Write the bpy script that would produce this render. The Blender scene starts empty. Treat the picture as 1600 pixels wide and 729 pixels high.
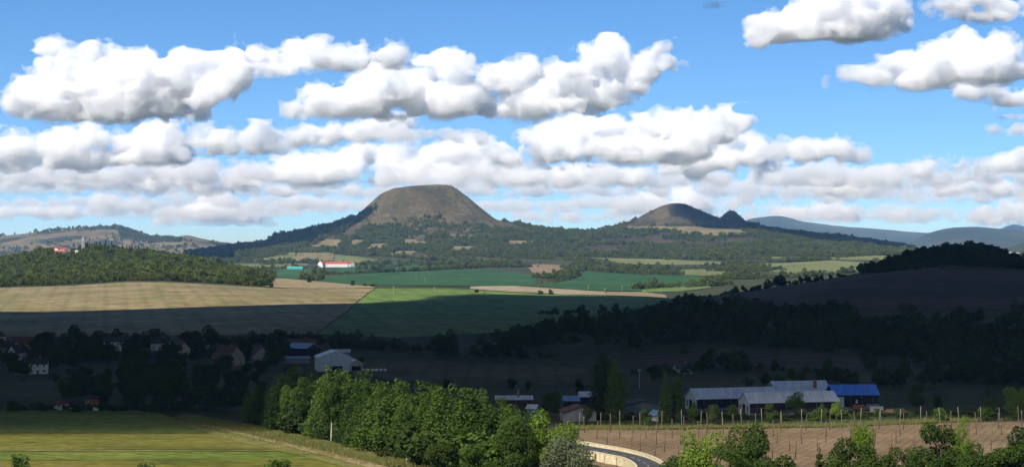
import bpy, bmesh, math, random
import numpy as np
from mathutils import Vector, Matrix

# ------------------------------------------------------------------ camera, sky, sun, exposure
SC = bpy.context.scene
COL = SC.collection
F = 2986.0            # focal length in photograph pixels (1600 wide)
CAMZ = 65.0
HOR = 392.0           # row of the horizon in the photograph
_cd = bpy.data.cameras.new('camera')
_co = bpy.data.objects.new('camera', _cd)
COL.objects.link(_co)
_cd.sensor_width = 36.0
_cd.lens = 36.0 * F / 1600.0
_cd.clip_start = 1.0
_cd.clip_end = 300000.0
_co.location = (0, 0, CAMZ)
_co.rotation_euler = (math.radians(90) + math.atan((HOR - 364.5) / F), 0, 0)
SC.camera = _co

SUN_EL = math.radians(42)
SUN_AZ = math.radians(36)       # sun stands behind the camera, this far to the left
SUNV = np.array([-math.sin(SUN_AZ) * math.cos(SUN_EL), -math.cos(SUN_AZ) * math.cos(SUN_EL), math.sin(SUN_EL)])
_w = bpy.data.worlds.new('World')
SC.world = _w
_w.use_nodes = True
_nt = _w.node_tree
_bg = _nt.nodes['Background']
_sk = _nt.nodes.new('ShaderNodeTexSky')
_sk.sky_type = 'NISHITA'
_sk.sun_disc = False
_sk.sun_elevation = SUN_EL
_sk.sun_rotation = math.pi + SUN_AZ
_sk.air_density = 1.0
_sk.dust_density = 0.0
_sk.ozone_density = 4.0
_tc = _nt.nodes.new('ShaderNodeTexCoord')
_mp = _nt.nodes.new('ShaderNodeMapping')
_mp.inputs['Location'].default_value = (0, 0, 0.10)
_mp.inputs['Scale'].default_value = (1, 1, 1.6)
_hs = _nt.nodes.new('ShaderNodeHueSaturation')
_hs.inputs['Saturation'].default_value = 1.22
_hs.inputs['Hue'].default_value = 0.503
_nt.links.new(_tc.outputs['Generated'], _mp.inputs[0])
_nt.links.new(_mp.outputs[0], _sk.inputs[0])
_nt.links.new(_sk.outputs[0], _hs.inputs['Color'])
_nt.links.new(_hs.outputs[0], _bg.inputs[0])
_bg.inputs[1].default_value = 0.135

_sd = bpy.data.lights.new('sun', 'SUN')
_sd.energy = 5.0
_sd.angle = math.radians(0.6)
_sd.color = (1.0, 0.95, 0.87)
_so = bpy.data.objects.new('sun', _sd)
COL.objects.link(_so)
_so.rotation_euler = Vector(-SUNV).to_track_quat('-Z', 'Y').to_euler()
_so.location = (0, 0, 3000)

SC.view_settings.view_transform = 'Standard'
SC.view_settings.look = 'None'
SC.view_settings.gamma = 1.0
SC.view_settings.use_curve_mapping = False
SC.view_settings.exposure = 0.45
SC.render.engine = 'CYCLES'
SC.cycles.use_denoising = True
SC.cycles.max_bounces = 20
SC.cycles.diffuse_bounces = 3
SC.cycles.glossy_bounces = 2
SC.cycles.transmission_bounces = 3
SC.cycles.volume_bounces = 20
SC.cycles.transparent_max_bounces = 64
SC.cycles.sample_clamp_indirect = 6.0

random.seed(11)
RNG = np.random.default_rng(11)

# ------------------------------------------------------------------ small helpers
def link(o, parent=None):
    COL.objects.link(o)
    if parent is not None:
        o.parent = parent
    return o

def tag(o, label=None, cat=None, group=None, kind=None):
    if label: o['label'] = label
    if cat: o['category'] = cat
    if group: o['group'] = group
    if kind: o['kind'] = kind
    return o

def empty(name, loc=(0, 0, 0), rz=0.0):
    o = bpy.data.objects.new(name, None)
    o.location = loc
    o.rotation_euler = (0, 0, rz)
    o.empty_display_size = 0.5
    return link(o)

def mesh_np(name, verts, faces, mat, parent=None, smooth=False, mats=None, midx=None):
    """verts (n,3), faces (m,k) arrays -> one mesh object"""
    me = mesh_data(name, verts, faces, smooth)
    for m in (mats or [mat]):
        me.materials.append(m)
    if midx is not None:
        me.polygons.foreach_set('material_index', np.asarray(midx, np.int32))
    o = bpy.data.objects.new(name, me)
    return link(o, parent)

def mesh_data(name, verts, faces, smooth=False):
    verts = np.asarray(verts, np.float32)
    faces = np.asarray(faces, np.int32)
    me = bpy.data.meshes.new(name)
    n, k = faces.shape
    me.vertices.add(len(verts))
    me.vertices.foreach_set('co', verts.ravel())
    me.loops.add(n * k)
    me.loops.foreach_set('vertex_index', faces.ravel())
    me.polygons.add(n)
    me.polygons.foreach_set('loop_start', np.arange(0, n * k, k, dtype=np.int32))
    me.polygons.foreach_set('use_smooth', np.full(n, smooth, dtype=bool))
    me.update(calc_edges=True)
    return me

def copy_tree(o, parent=None):
    c = o.copy()
    COL.objects.link(c)
    if parent is not None:
        c.parent = parent
    for ch in o.children:
        copy_tree(ch, c)
    return c

class MB:
    """collects boxes, bars and sheets into one mesh object"""
    def __init__(self):
        self.v = []; self.f = []
    def box(self, x0, x1, y0, y1, z0, z1):
        b = len(self.v)
        self.v += [(x, y, z) for z in (z0, z1) for y in (y0, y1) for x in (x0, x1)]
        for q in ((0, 2, 3, 1), (4, 5, 7, 6), (0, 1, 5, 4), (2, 6, 7, 3), (0, 4, 6, 2), (1, 3, 7, 5)):
            self.f.append(tuple(b + i for i in q))
        return self
    def poly(self, pts):
        b = len(self.v)
        self.v += [tuple(p) for p in pts]
        self.f.append(tuple(range(b, b + len(pts))))
        return self
    def slab(self, pts, n):
        """closed slab: polygon pts extruded by vector n"""
        b = len(self.v); k = len(pts)
        self.v += [tuple(p) for p in pts]
        self.v += [(p[0] + n[0], p[1] + n[1], p[2] + n[2]) for p in pts]
        self.f.append(tuple(b + i for i in reversed(range(k))))
        self.f.append(tuple(b + k + i for i in range(k)))
        for i in range(k):
            j = (i + 1) % k
            self.f.append((b + i, b + j, b + k + j, b + k + i))
        return self
    def tube(self, pts, radii, seg=7, cap=True):
        pts = [Vector(p) for p in pts]
        b = len(self.v)
        for i, p in enumerate(pts):
            d = (pts[min(i + 1, len(pts) - 1)] - pts[max(i - 1, 0)]).normalized()
            a = d.orthogonal().normalized(); c = d.cross(a)
            for k in range(seg):
                t = 2 * math.pi * k / seg
                q = p + (a * math.cos(t) + c * math.sin(t)) * radii[i]
                self.v.append((q.x, q.y, q.z))
        for i in range(len(pts) - 1):
            for k in range(seg):
                k2 = (k + 1) % seg
                self.f.append((b + i * seg + k, b + i * seg + k2, b + (i + 1) * seg + k2, b + (i + 1) * seg + k))
        if cap:
            self.f.append(tuple(b + k for k in reversed(range(seg))))
            self.f.append(tuple(b + (len(pts) - 1) * seg + k for k in range(seg)))
        return self
    def data(self, name, smooth=False):
        me = bpy.data.meshes.new(name)
        me.from_pydata(self.v, [], self.f)
        bm = bmesh.new(); bm.from_mesh(me)
        bmesh.ops.recalc_face_normals(bm, faces=bm.faces)
        bm.to_mesh(me); bm.free()
        if smooth:
            me.polygons.foreach_set('use_smooth', np.full(len(me.polygons), True))
        me.update()
        return me
    def build(self, name, mat, parent=None, smooth=False):
        me = self.data(name, smooth)
        me.materials.append(mat)
        return link(bpy.data.objects.new(name, me), parent)

# ------------------------------------------------------------------ numpy noise
_LAT = np.random.default_rng(5).random((64, 64)).astype(np.float32)
_LAT3 = np.random.default_rng(6).random((32, 32, 32)).astype(np.float32)
def vnoise(x, y):
    xi = np.floor(x).astype(int); yi = np.floor(y).astype(int)
    fx = x - xi; fy = y - yi
    fx = fx * fx * (3 - 2 * fx); fy = fy * fy * (3 - 2 * fy)
    a = _LAT[xi & 63, yi & 63]; b = _LAT[(xi + 1) & 63, yi & 63]
    c = _LAT[xi & 63, (yi + 1) & 63]; d = _LAT[(xi + 1) & 63, (yi + 1) & 63]
    return (a * (1 - fx) + b * fx) * (1 - fy) + (c * (1 - fx) + d * fx) * fy
def fbm(x, y, o=4):
    s = 0; a = 0.5
    for i in range(o):
        s = s + a * (vnoise(x * 2 ** i + 17.3 * i, y * 2 ** i + 9.1 * i) - 0.5)
        a *= 0.5
    return s * 2
def vnoise3(x, y, z):
    xi = np.floor(x).astype(int); yi = np.floor(y).astype(int); zi = np.floor(z).astype(int)
    fx = x - xi; fy = y - yi; fz = z - zi
    fx = fx * fx * (3 - 2 * fx); fy = fy * fy * (3 - 2 * fy); fz = fz * fz * (3 - 2 * fz)
    L = _LAT3
    r = 0
    for dx in (0, 1):
        wx = fx if dx else 1 - fx
        for dy in (0, 1):
            wy = fy if dy else 1 - fy
            for dz in (0, 1):
                wz = fz if dz else 1 - fz
                r = r + L[(xi + dx) & 31, (yi + dy) & 31, (zi + dz) & 31] * wx * wy * wz
    return r
# ------------------------------------------------------------------ the lie of the land
def VZ(y, z): return HOR + (CAMZ - z) * F / y
UK = np.arange(-500.0, 2100.1, 4.0)
LINES = []
def line(y, knots, zdef=None, sm=10):
    """height of the land at depth y: knots are (column, row) as seen from the hill top"""
    ks = sorted(knots)
    if zdef is not None:
        d = VZ(y, zdef)
        if not ks:
            ks = [(0, d)]
        else:
            ks = [(ks[0][0] - 90, d)] + ks + [(ks[-1][0] + 90, d)]
    v = np.interp(UK, [k[0] for k in ks], [k[1] for k in ks])
    n = int(sm)
    if n > 1:
        ker = np.hanning(n + 2)[1:-1]; ker /= ker.sum()
        v = np.convolve(np.pad(v, n, mode='edge'), ker, 'same')[n:-n]
    z = CAMZ - (v - HOR) * y / F
    w = np.clip(np.minimum((UK + 480) / 250, (2080 - UK) / 250), 0, 1)
    zp = 10.0 if y < 8000 else 30.0
    z = z * w + min(zp, 0 if y < 1200 else zp) * (1 - w)
    LINES.append((y, z))
line(1, [], 63.2)
line(6, [], 62.0)
line(40, [], 48)
line(110, [], 26)
line(250, [], 9)
line(420, [], 1)
line(600, [], 0)
line(800, [], 0)
line(1100, [(0, VZ(1100, -2)), (700, VZ(1100, -2)), (1000, 572), (1200, 562), (1700, 562)], -1)
line(1450, [(-500, 526), (500, 526), (700, 522), (900, 515), (1060, 497), (1150, 489), (1600, 487), (2100, 500)])
line(1900, [(-500, 490), (0, 487), (585, 487), (700, 489), (1000, 482), (1070, 474), (1200, 455), (1300, 440), (1380, 428),
            (1480, 421), (1600, 424), (1750, 432), (2100, 470)])
line(2200, [(-500, 470), (0, 467), (230, 461), (585, 467), (700, 470), (1000, 471), (1060, 469), (1100, 463), (1200, 449),
            (1300, 434), (1370, 420), (1400, 409), (1430, 398), (1480, 390), (1540, 390), (1560, 396), (1600, 412), (1700, 428), (2100, 460)])
line(2600, [(-500, 455), (-100, 452), (0, 448), (100, 445), (200, 439), (260, 439), (300, 441), (400, 447), (440, 450),
            (585, 450), (700, 451), (850, 459), (1000, 463), (1050, 466), (1100, 470), (1600, 470), (2100, 460)])
line(3000, [(-500, 450), (0, 440), (130, 418), (250, 420), (330, 430), (400, 436), (440, 434), (500, 439), (585, 447), (700, 451),
            (850, 456), (1000, 459), (1100, 458), (1300, 455), (1600, 460), (2100, 450)])
line(3400, [(-500, 430), (-200, 425), (-100, 416), (0, 407), (60, 398), (130, 392), (180, 394), (250, 402), (330, 416), (400, 430),
            (440, 438), (500, 443), (585, 446), (700, 446), (850, 451), (1000, 455), (1130, 452), (1300, 449), (1600, 450), (2100, 445)])
line(4200, [(-500, 434), (300, 432), (400, 428), (700, 427), (850, 430), (1000, 432), (1130, 430), (1300, 425), (1600, 425), (2100, 425)])
line(4800, [(-500, 425), (0, 425), (300, 419), (500, 417), (700, 416), (850, 417), (1000, 420), (1130, 419), (1300, 414), (2100, 415)])
line(5200, [(-500, 418), (0, 418), (300, 411), (500, 409), (700, 407), (850, 407), (1000, 410), (1130, 409), (1300, 403), (1400, 405), (1600, 410), (2100, 410)])
line(5800, [(-500, 410), (0, 410), (290, 404), (400, 398), (500, 392), (600, 388), (700, 384), (800, 384), (900, 388), (1000, 389),
            (1200, 388), (1300, 391), (1400, 397), (1500, 402), (2100, 405)])
line(6700, [(-500, 402), (200, 402), (290, 398), (350, 391), (400, 385), (450, 377), (500, 369), (550, 362), (600, 357), (700, 353),
            (800, 354), (870, 362), (900, 365), (980, 361), (1050, 358), (1150, 358), (1200, 361), (1240, 365), (1280, 370), (1340, 376), (1400, 384),
            (1450, 396), (1600, 400), (2100, 402)])
line(8000, [(1560, 392), (1600, 378), (1650, 372), (1750, 380)], 32)
line(9500, [(-160, 388), (-100, 380), (0, 369), (50, 363), (100, 359), (180, 356), (200, 362), (230, 372), (260, 373), (290, 367), (310, 372),
            (340, 378), (370, 381), (390, 388)], 30, sm=4)
line(10600, [], 30)
line(15000, [(1425, 376), (1440, 366), (1480, 357), (1520, 355), (1560, 358), (1600, 362), (1700, 372), (1800, 385)], 30)
line(16800, [], 30)
line(19000, [(1060, 385), (1120, 365), (1150, 352), (1165, 343), (1185, 340), (1210, 337), (1230, 340), (1250, 346), (1300, 352), (1380, 358), (1440, 363),
             (1500, 368), (1600, 375), (1800, 388)], 30, sm=6)
line(20500, [], 30)
line(22000, [(1500, 385), (1555, 360), (1575, 352), (1585, 349), (1600, 353), (1640, 362), (1750, 385)], 30, sm=3)
line(25000, [], 25)
line(95000, [], 20)
LY = np.log(np.array([l[0] for l in LINES], float))
LZ = np.stack([l[1] for l in LINES], 1)                 # (nu, nl)
def _slopes():
    h = np.diff(LY)[None, :]
    d = np.diff(LZ, axis=1) / h
    m = np.zeros_like(LZ)
    a, b = d[:, :-1], d[:, 1:]
    w1 = 2 * h[:, 1:] + h[:, :-1]; w2 = h[:, 1:] + 2 * h[:, :-1]
    with np.errstate(divide='ignore', invalid='ignore'):
        mm = (w1 + w2) / (w1 / a + w2 / b)
    m[:, 1:-1] = np.where(a * b > 0, mm, 0)
    return m
LM = _slopes()

def _prof(c_u, yc, left, right):
    k = yc / F
    fl = np.array([(s * k, CAMZ + (HOR - v) * k) for s, v in left]); fr = np.array([(s * k, CAMZ + (HOR - v) * k) for s, v in right])
    return ((c_u - 800) * k, yc, fl, fr)
HILLS = [
    _prof(680, 6700, [(0, 288), (40, 291), (60, 294), (80, 303), (100, 322), (120, 339), (150, 353), (180, 361), (230, 370), (300, 420), (900, 700)],
          [(0, 288), (22, 289), (38, 297), (60, 313), (80, 329), (100, 343), (125, 349), (160, 356), (220, 372), (900, 700)]),
    _prof(1060, 7150, [(0, 317), (12, 318), (27, 323), (42, 331), (60, 342), (90, 355), (120, 364), (700, 600)],
          [(0, 317), (12, 319), (30, 327), (60, 339), (90, 346), (130, 356), (180, 368), (700, 600)]),
    _prof(1143, 7200, [(0, 328), (5, 329), (12, 335), (20, 343), (32, 354), (60, 375), (400, 600)],
          [(0, 328), (5, 329), (12, 335), (20, 343), (32, 352), (70, 366), (400, 600)]),
]
def height(x, y):
    x = np.asarray(x, float); y = np.asarray(y, float)
    r = np.hypot(x, y)
    phi = np.arctan2(x, y)
    pm = math.atan(1290 / F)
    pc = np.clip(phi, -pm, pm)
    u = 800 + F * np.tan(pc)
    ye = np.maximum(r * np.cos(pc), 1.0)
    t = np.log(ye)
    i = np.clip(np.searchsorted(LY, t) - 1, 0, len(LY) - 2)
    h = LY[i + 1] - LY[i]
    s = np.clip((t - LY[i]) / h, 0, 1)
    fu = (u - UK[0]) / 4.0
    iu = np.clip(np.floor(fu).astype(int), 0, len(UK) - 2); wu = np.clip(fu - iu, 0, 1)
    def ev(j):
        s2 = s * s; s3 = s2 * s
        return ((2 * s3 - 3 * s2 + 1) * LZ[j, i] + (s3 - 2 * s2 + s) * h * LM[j, i]
                + (-2 * s3 + 3 * s2) * LZ[j, i + 1] + (s3 - s2) * h * LM[j, i + 1])
    z = ev(iu) * (1 - wu) + ev(iu + 1) * wu
    # steep volcanic cones
    for (cx, cy, fl, fr) in HILLS:
        dx = x - cx; dy = y - cy
        rr = np.hypot(dx, dy)
        m = rr < 1600
        if not np.any(m):
            continue
        wr = 0.5 + 0.5 * dx / np.maximum(rr, 1e-3)
        ang = np.arctan2(dy, dx)
        rj = rr * (1 + 0.05 * np.sin(3 * ang + 1) + 0.03 * np.sin(7 * ang + 2))
        zz = np.interp(rj, fl[:, 0], fl[:, 1]) * (1 - wr) + np.interp(rj, fr[:, 0], fr[:, 1]) * wr
        zz = zz + fbm(ang * 9 + 40, rr / 260, 4) * np.clip((rr - 40) / 150, 0, 1) * 6 - np.abs(fbm(ang * 14 + 7, rr / 500, 3)) * np.clip((rr - 130) / 120, 0, 1) * 6
        k = 7.0
        hh = np.clip(0.5 + 0.5 * (zz - z) / k, 0, 1)
        z = np.where(m, zz * hh + z * (1 - hh) + k * hh * (1 - hh), z)
    far = np.clip((ye - 4600) / 1200, 0, 1)
    z = z + fbm(x / 140, y / 140, 4) * (0.5 * np.clip(ye / 900, 0, 1) + 4.0 * far) + fbm(x / 900 + 3, y / 900, 3) * 9 * np.clip((ye - 8000) / 3000, 0, 1)
    return z
def hz(x, y): return float(height(np.array([x]), np.array([y]))[0])
def ux(u, y): return (u - 800) / F * y
def row_of(x, y, z): return HOR + (CAMZ - z) * F / y
def col_of(x, y): return 800 + F * x / y
def ground_at(u, v, y0=450, y1=7000):
    """first point of the land seen in column u, row v between the depths y0 and y1"""
    ys = np.exp(np.linspace(math.log(y0), math.log(y1), 1600))
    vs = row_of(0, ys, height(ux(u, ys), ys))
    w = np.nonzero(vs <= v)[0]
    if len(w) == 0:
        j = int(np.argmin(vs)); yy = ys[j]
    elif w[0] == 0:
        yy = ys[0]
    else:
        j = w[0]
        t = (vs[j - 1] - v) / max(vs[j - 1] - vs[j], 1e-6)
        yy = ys[j - 1] + (ys[j] - ys[j - 1]) * t
    return float(ux(u, yy)), float(yy)

# ------------------------------------------------------------------ materials
def N(nt, t, **kw):
    n = nt.nodes.new(t)
    for k, v in kw.items():
        if k.startswith('_'):
            setattr(n, k[1:], v)
        else:
            n.inputs[k.replace('9', ' ')].default_value = v
    return n
def new_mat(name):
    m = bpy.data.materials.new(name)
    m.use_nodes = True
    nt = m.node_tree
    b = nt.nodes['Principled BSDF']
    b.inputs['Specular IOR Level'].default_value = 0.15
    return m, nt, b
def c4(c): return (c[0], c[1], c[2], 1)
def ramp(nt, fac, stops):
    r = nt.nodes.new('ShaderNodeValToRGB')
    e = r.color_ramp.elements
    while len(e) < len(stops): e.new(0.5)
    for q, (p, c) in zip(e, stops):
        q.position = p; q.color = c4(c)
    nt.links.new(fac, r.inputs[0])
    return r.outputs[0]
def noise_out(nt, vec, scale, detail=5, rough=0.6):
    n = N(nt, 'ShaderNodeTexNoise', Scale=scale, Detail=detail, Roughness=rough)
    nt.links.new(vec, n.inputs['Vector'])
    return n.outputs['Fac']
def mixc(nt, fac, a, b, mode='MIX'):
    n = nt.nodes.new('ShaderNodeMix'); n.data_type = 'RGBA'; n.blend_type = mode
    for s, q in ((n.inputs[0], fac), (n.inputs[6], a), (n.inputs[7], b)):
        if hasattr(q, 'is_output'): nt.links.new(q, s)
        else: s.default_value = q if isinstance(q, (int, float)) else c4(q)
    return n.outputs[2]
def plain(name, col, rough=0.85, var=0.15, scale=0.6, metal=0.0):
    """surface of one colour with uneven weathering"""
    m, nt, b = new_mat(name)
    tc = nt.nodes.new('ShaderNodeTexCoord')
    f = noise_out(nt, tc.outputs['Object'], scale, 6, 0.65)
    lo = tuple(max(0, c * (1 - var * 2)) for c in col); hi = tuple(min(1, c * (1 + var)) for c in col)
    nt.links.new(ramp(nt, f, [(0.3, lo), (0.65, hi)]), b.inputs['Base Color'])
    b.inputs['Roughness'].default_value = rough
    b.inputs['Metallic'].default_value = metal
    return m
def field_mat(name, cols, big=0.004, fine=0.08, rows=None, rowamt=0.25, rowang=0.0, patch=None, patchamt=0.5, stretch=None, relief=0, grain=(0.62, 1.25)):
    """crop or soil: broad uneven patches, fine grain, and sowing rows or tramlines"""
    m, nt, b = new_mat(name)
    g = nt.nodes.new('ShaderNodeNewGeometry')
    mp = nt.nodes.new('ShaderNodeMapping')
    mp.inputs['Rotation'].default_value = (0, 0, rowang)
    if stretch: mp.inputs['Scale'].default_value = stretch
    nt.links.new(g.outputs['Position'], mp.inputs[0])
    pos = mp.outputs[0]
    f1 = noise_out(nt, pos, big, 5, 0.62)
    f2 = noise_out(nt, pos, fine, 4, 0.7)
    c = ramp(nt, f1, [(0.30 + 0.4 * k / max(1, len(cols) - 1), cc) for k, cc in enumerate(cols)])
    dk = ramp(nt, f2, [(0.28, (grain[0],) * 3), (0.72, (grain[1],) * 3)])
    c = mixc(nt, 1.0, c, dk, 'MULTIPLY')
    if patch:
        f3 = noise_out(nt, pos, big * 2.7, 3, 0.5)
        c = mixc(nt, ramp(nt, f3, [(0.5, (0, 0, 0)), (0.62, (patchamt,) * 3)]), c, patch)
    if rows:
        wv = N(nt, 'ShaderNodeTexWave', Scale=1.0, Distortion=1.2, Detail=2.0)
        wv.inputs['Detail Scale'].default_value = 0.6
        mp2 = nt.nodes.new('ShaderNodeMapping'); mp2.inputs['Scale'].default_value = (0.314 / rows * 1.0, 0.00002, 0)
        nt.links.new(pos, mp2.inputs[0]); nt.links.new(mp2.outputs[0], wv.inputs['Vector'])
        lo = 1 - rowamt
        c = mixc(nt, 1.0, c, ramp(nt, wv.outputs['Fac'], [(0.0, (lo, lo, lo)), (0.35, (1, 1, 1))]), 'MULTIPLY')
    if relief:
        bp = nt.nodes.new('ShaderNodeBump'); bp.inputs['Strength'].default_value = 0.9; bp.inputs['Distance'].default_value = relief
        nt.links.new(noise_out(nt, pos, fine * 0.6, 7, 0.72), bp.inputs['Height']); nt.links.new(bp.outputs[0], b.inputs['Normal'])
    nt.links.new(c, b.inputs['Base Color'])
    b.inputs['Roughness'].default_value = 0.95
    b.inputs['Specular IOR Level'].default_value = 0.05
    return m

M = {}
M['ground'] = field_mat('rough_grass', [(0.03, 0.04, 0.016), (0.055, 0.06, 0.026), (0.09, 0.08, 0.04)], big=0.006, fine=0.1)
M['bare_hill'] = field_mat('dry_hill_grass', [(0.052, 0.042, 0.022), (0.10, 0.079, 0.042), (0.155, 0.13, 0.06)], big=0.009, fine=0.06, patch=(0.06, 0.062, 0.024), patchamt=0.75, relief=9.0, grain=(0.45, 1.4))
M['dark_hill'] = field_mat('heath_and_rock', [(0.03, 0.032, 0.02), (0.07, 0.058, 0.035), (0.12, 0.10, 0.055)], big=0.008, fine=0.05, relief=9.0, grain=(0.45, 1.4))
M['far_hill'] = field_mat('far_grassland', [(0.09, 0.085, 0.045), (0.16, 0.125, 0.07), (0.21, 0.175, 0.1)], big=0.0022, fine=0.012, patch=(0.03, 0.04, 0.02), patchamt=0.9, relief=20.0)
M['mountain'] = field_mat('far_forest', [(0.02, 0.032, 0.016), (0.04, 0.055, 0.026), (0.085, 0.095, 0.045)], big=0.0012, fine=0.006)
M['wood_floor'] = field_mat('wood_floor', [(0.02, 0.022, 0.01), (0.04, 0.035, 0.018)], big=0.02)

# ------------------------------------------------------------------ ground and hills as one continuous land surface, cut into named pieces
def build_land():
    th = np.concatenate([np.radians(np.arange(-180, -19, 3.5)), np.radians(np.linspace(-18, 18, 540)), np.radians(np.arange(20, 179, 3.5))])
    r = np.concatenate([[0.5, 3, 6, 15, 40], np.geomspace(70, 450, 20), np.geomspace(456, 3000, 160)[:-1], np.arange(3000, 5200, 32),
                        np.arange(5200, 7600, 16), np.arange(7600, 9000, 100), np.arange(9000, 9900, 30), np.arange(9900, 14200, 160), np.arange(14200, 15800, 60),
                        np.arange(15800, 18000, 180), np.arange(18000, 20000, 70), np.arange(20000, 21200, 160), np.arange(21200, 22800, 70),
                        np.geomspace(22900, 95000, 26)])
    T, R = np.meshgrid(th, r, indexing='ij')
    X = R * np.sin(T); Y = R * np.cos(T)
    Z = height(X, Y)
    nt_, nr_ = X.shape
    P = np.stack([X, Y, Z], -1)
    # vertex normals from the whole surface, so that the pieces meet without a seam
    dT = np.roll(P, -1, 0) - np.roll(P, 1, 0)
    dR = np.empty_like(P); dR[:, 1:-1] = P[:, 2:] - P[:, :-2]; dR[:, 0] = P[:, 1] - P[:, 0]; dR[:, -1] = P[:, -1] - P[:, -2]
    NRM = np.cross(dR, dT); NRM /= np.linalg.norm(NRM, axis=-1, keepdims=True) + 1e-12
    NRM *= np.sign(NRM[..., 2:3] + 1e-9)
    idx = np.arange(nt_ * nr_).reshape(nt_, nr_)
    a = idx; b = np.roll(idx, -1, 0)
    Q = np.stack([a[:, :-1], a[:, 1:], b[:, 1:], b[:, :-1]], -1)          # (nt, nr-1, 4)
    xc = X[:, :-1]; yc = Y[:, :-1]
    uc = np.where(yc > 1, 800 + F * xc / np.maximum(yc, 1), -9999)
    lab = np.zeros(Q.shape[:2], int)
    zc = Z[:, :-1]
    lab[(uc > -150) & (uc < 425) & (yc > 2640) & (yc < 4000) & (zc > 17)] = 1
    lab[(uc > 1340) & (uc < 1720) & (yc > 1960) & (yc < 2800) & (zc > 26)] = 2
    lab[(uc > 250) & (uc < 880) & (yc > 5700) & (yc < 7700) & (zc > 58)] = 3
    lab[(uc >= 880) & (uc < 1480) & (yc > 5700) & (yc < 7900) & (zc > 58)] = 4
    lab[(uc > -300) & (uc < 420) & (yc > 8200) & (yc < 10600) & (zc > 36)] = 5
    lab[(uc > 1380) & (uc < 1900) & (yc > 12500) & (yc < 16700) & (zc > 36)] = 6
    lab[(uc > 1000) & (uc < 1900) & (yc > 16900) & (yc < 20400) & (zc > 36)] = 7
    lab[(uc > 1440) & (uc < 1820) & (yc > 20600) & (yc < 24500) & (zc > 36)] = 8
    lab[(uc > 1500) & (uc < 1850) & (yc > 7400) & (yc < 8700) & (zc > 36)] = 9
    spec = {0: ('ground', 'ground'), 1: ('wooded_hill', 'wood_floor'), 2: ('wooded_hill', 'wood_floor'), 3: ('hill', 'bare_hill'), 4: ('hill', 'dark_hill'),
            5: ('hill', 'far_hill'), 6: ('mountain', 'mountain'), 7: ('mountain', 'mountain'), 8: ('mountain', 'mountain'), 9: ('mountain', 'mountain')}
    Pf = P.reshape(-1, 3); Nf = NRM.reshape(-1, 3)
    for k, (nm, mt) in spec.items():
        q = Q[lab == k]
        if len(q) == 0: continue
        used, inv = np.unique(q.ravel(), return_inverse=True)
        o = mesh_np(nm, Pf[used], inv.reshape(-1, 4)[:, ::-1], M[mt], smooth=True)
        o.data.normals_split_custom_set_from_vertices(Nf[used].astype(np.float32))
        tag(o, kind='structure')
build_land()
# ------------------------------------------------------------------ fields, strips and tracks draped on the land
def resample(pts, n):
    p = np.array(pts, float)
    d = np.concatenate([[0], np.cumsum(np.abs(np.diff(p[:, 0])) + 1e-6)])
    t = np.linspace(0, d[-1], n)
    return np.stack([np.interp(t, d, p[:, 0]), np.interp(t, d, p[:, 1])], 1)
def drape(name, mat, bottom, top, y0, y1, off=0.4, nu=48, nv=40, kind='structure'):
    """sheet lying on the land between a near edge and a far edge, both read off as (column, row)"""
    B = resample(bottom, nu); T = resample(top, nu)
    gb = np.array([ground_at(u, v, y0, y1) for u, v in B]); gt = np.array([ground_at(u, v, y0, y1) for u, v in T])
    return drape_xy(name, mat, gb, gt, off, nv, kind)
def drape_xy(name, mat, gb, gt, off=0.4, nv=40, kind='structure'):
    nu = len(gb)
    t = np.linspace(0, 1, nv)[None, :, None]
    G = gb[:, None, :] * (1 - t) + gt[:, None, :] * t
    z = height(G[..., 0], G[..., 1]) + off
    P = np.concatenate([G, z[..., None]], -1).reshape(-1, 3)
    idx = np.arange(nu * nv).reshape(nu, nv)
    Q = np.stack([idx[:-1, :-1], idx[1:, :-1], idx[1:, 1:], idx[:-1, 1:]], -1).reshape(-1, 4)
    o = mesh_np(name, P, Q, mat, smooth=True)
    tag(o, kind=kind)
    return o

M['stubble'] = field_mat('stubble', [(0.165, 0.125, 0.062), (0.25, 0.195, 0.10), (0.31, 0.245, 0.13)], big=0.010, fine=0.09, rows=21, rowamt=0.13, rowang=math.radians(-12), patch=(0.14, 0.15, 0.055), patchamt=0.7, grain=(0.5, 1.4))
M['stubble2'] = field_mat('stubble_far', [(0.21, 0.165, 0.085), (0.28, 0.215, 0.115), (0.31, 0.25, 0.135)], big=0.008, fine=0.07, rows=30, rowamt=0.18, rowang=math.radians(-25))
M['green'] = field_mat('young_crop', [(0.10, 0.15, 0.04), (0.13, 0.19, 0.05), (0.15, 0.205, 0.06)], big=0.007, fine=0.05, grain=(0.5, 1.4), rows=24, rowamt=0.15, rowang=math.radians(-8))
M['dgreen'] = field_mat('beet_crop', [(0.025, 0.068, 0.022), (0.036, 0.088, 0.028), (0.05, 0.115, 0.034)], big=0.006, fine=0.03, grain=(0.5, 1.45), rows=30, rowamt=0.12, rowang=math.radians(12))
M['pgreen'] = field_mat('meadow', [(0.10, 0.125, 0.04), (0.15, 0.165, 0.058), (0.19, 0.19, 0.08)], big=0.006, fine=0.04)
M['plough'] = field_mat('ploughed_tan', [(0.20, 0.14, 0.08), (0.27, 0.195, 0.115)], big=0.01, fine=0.06, rows=16, rowamt=0.35, rowang=math.radians(35))
M['sand'] = field_mat('sandy_soil', [(0.22, 0.17, 0.10), (0.32, 0.25, 0.15), (0.5, 0.45, 0.34)], big=0.012, fine=0.06)
M['brown'] = field_mat('brown_soil', [(0.05, 0.036, 0.027), (0.075, 0.054, 0.039), (0.10, 0.072, 0.05)], big=0.006, fine=0.05, rows=20, rowamt=0.2, rowang=math.radians(60))  # soil colour lowered to deepen the shade of the valley
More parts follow.
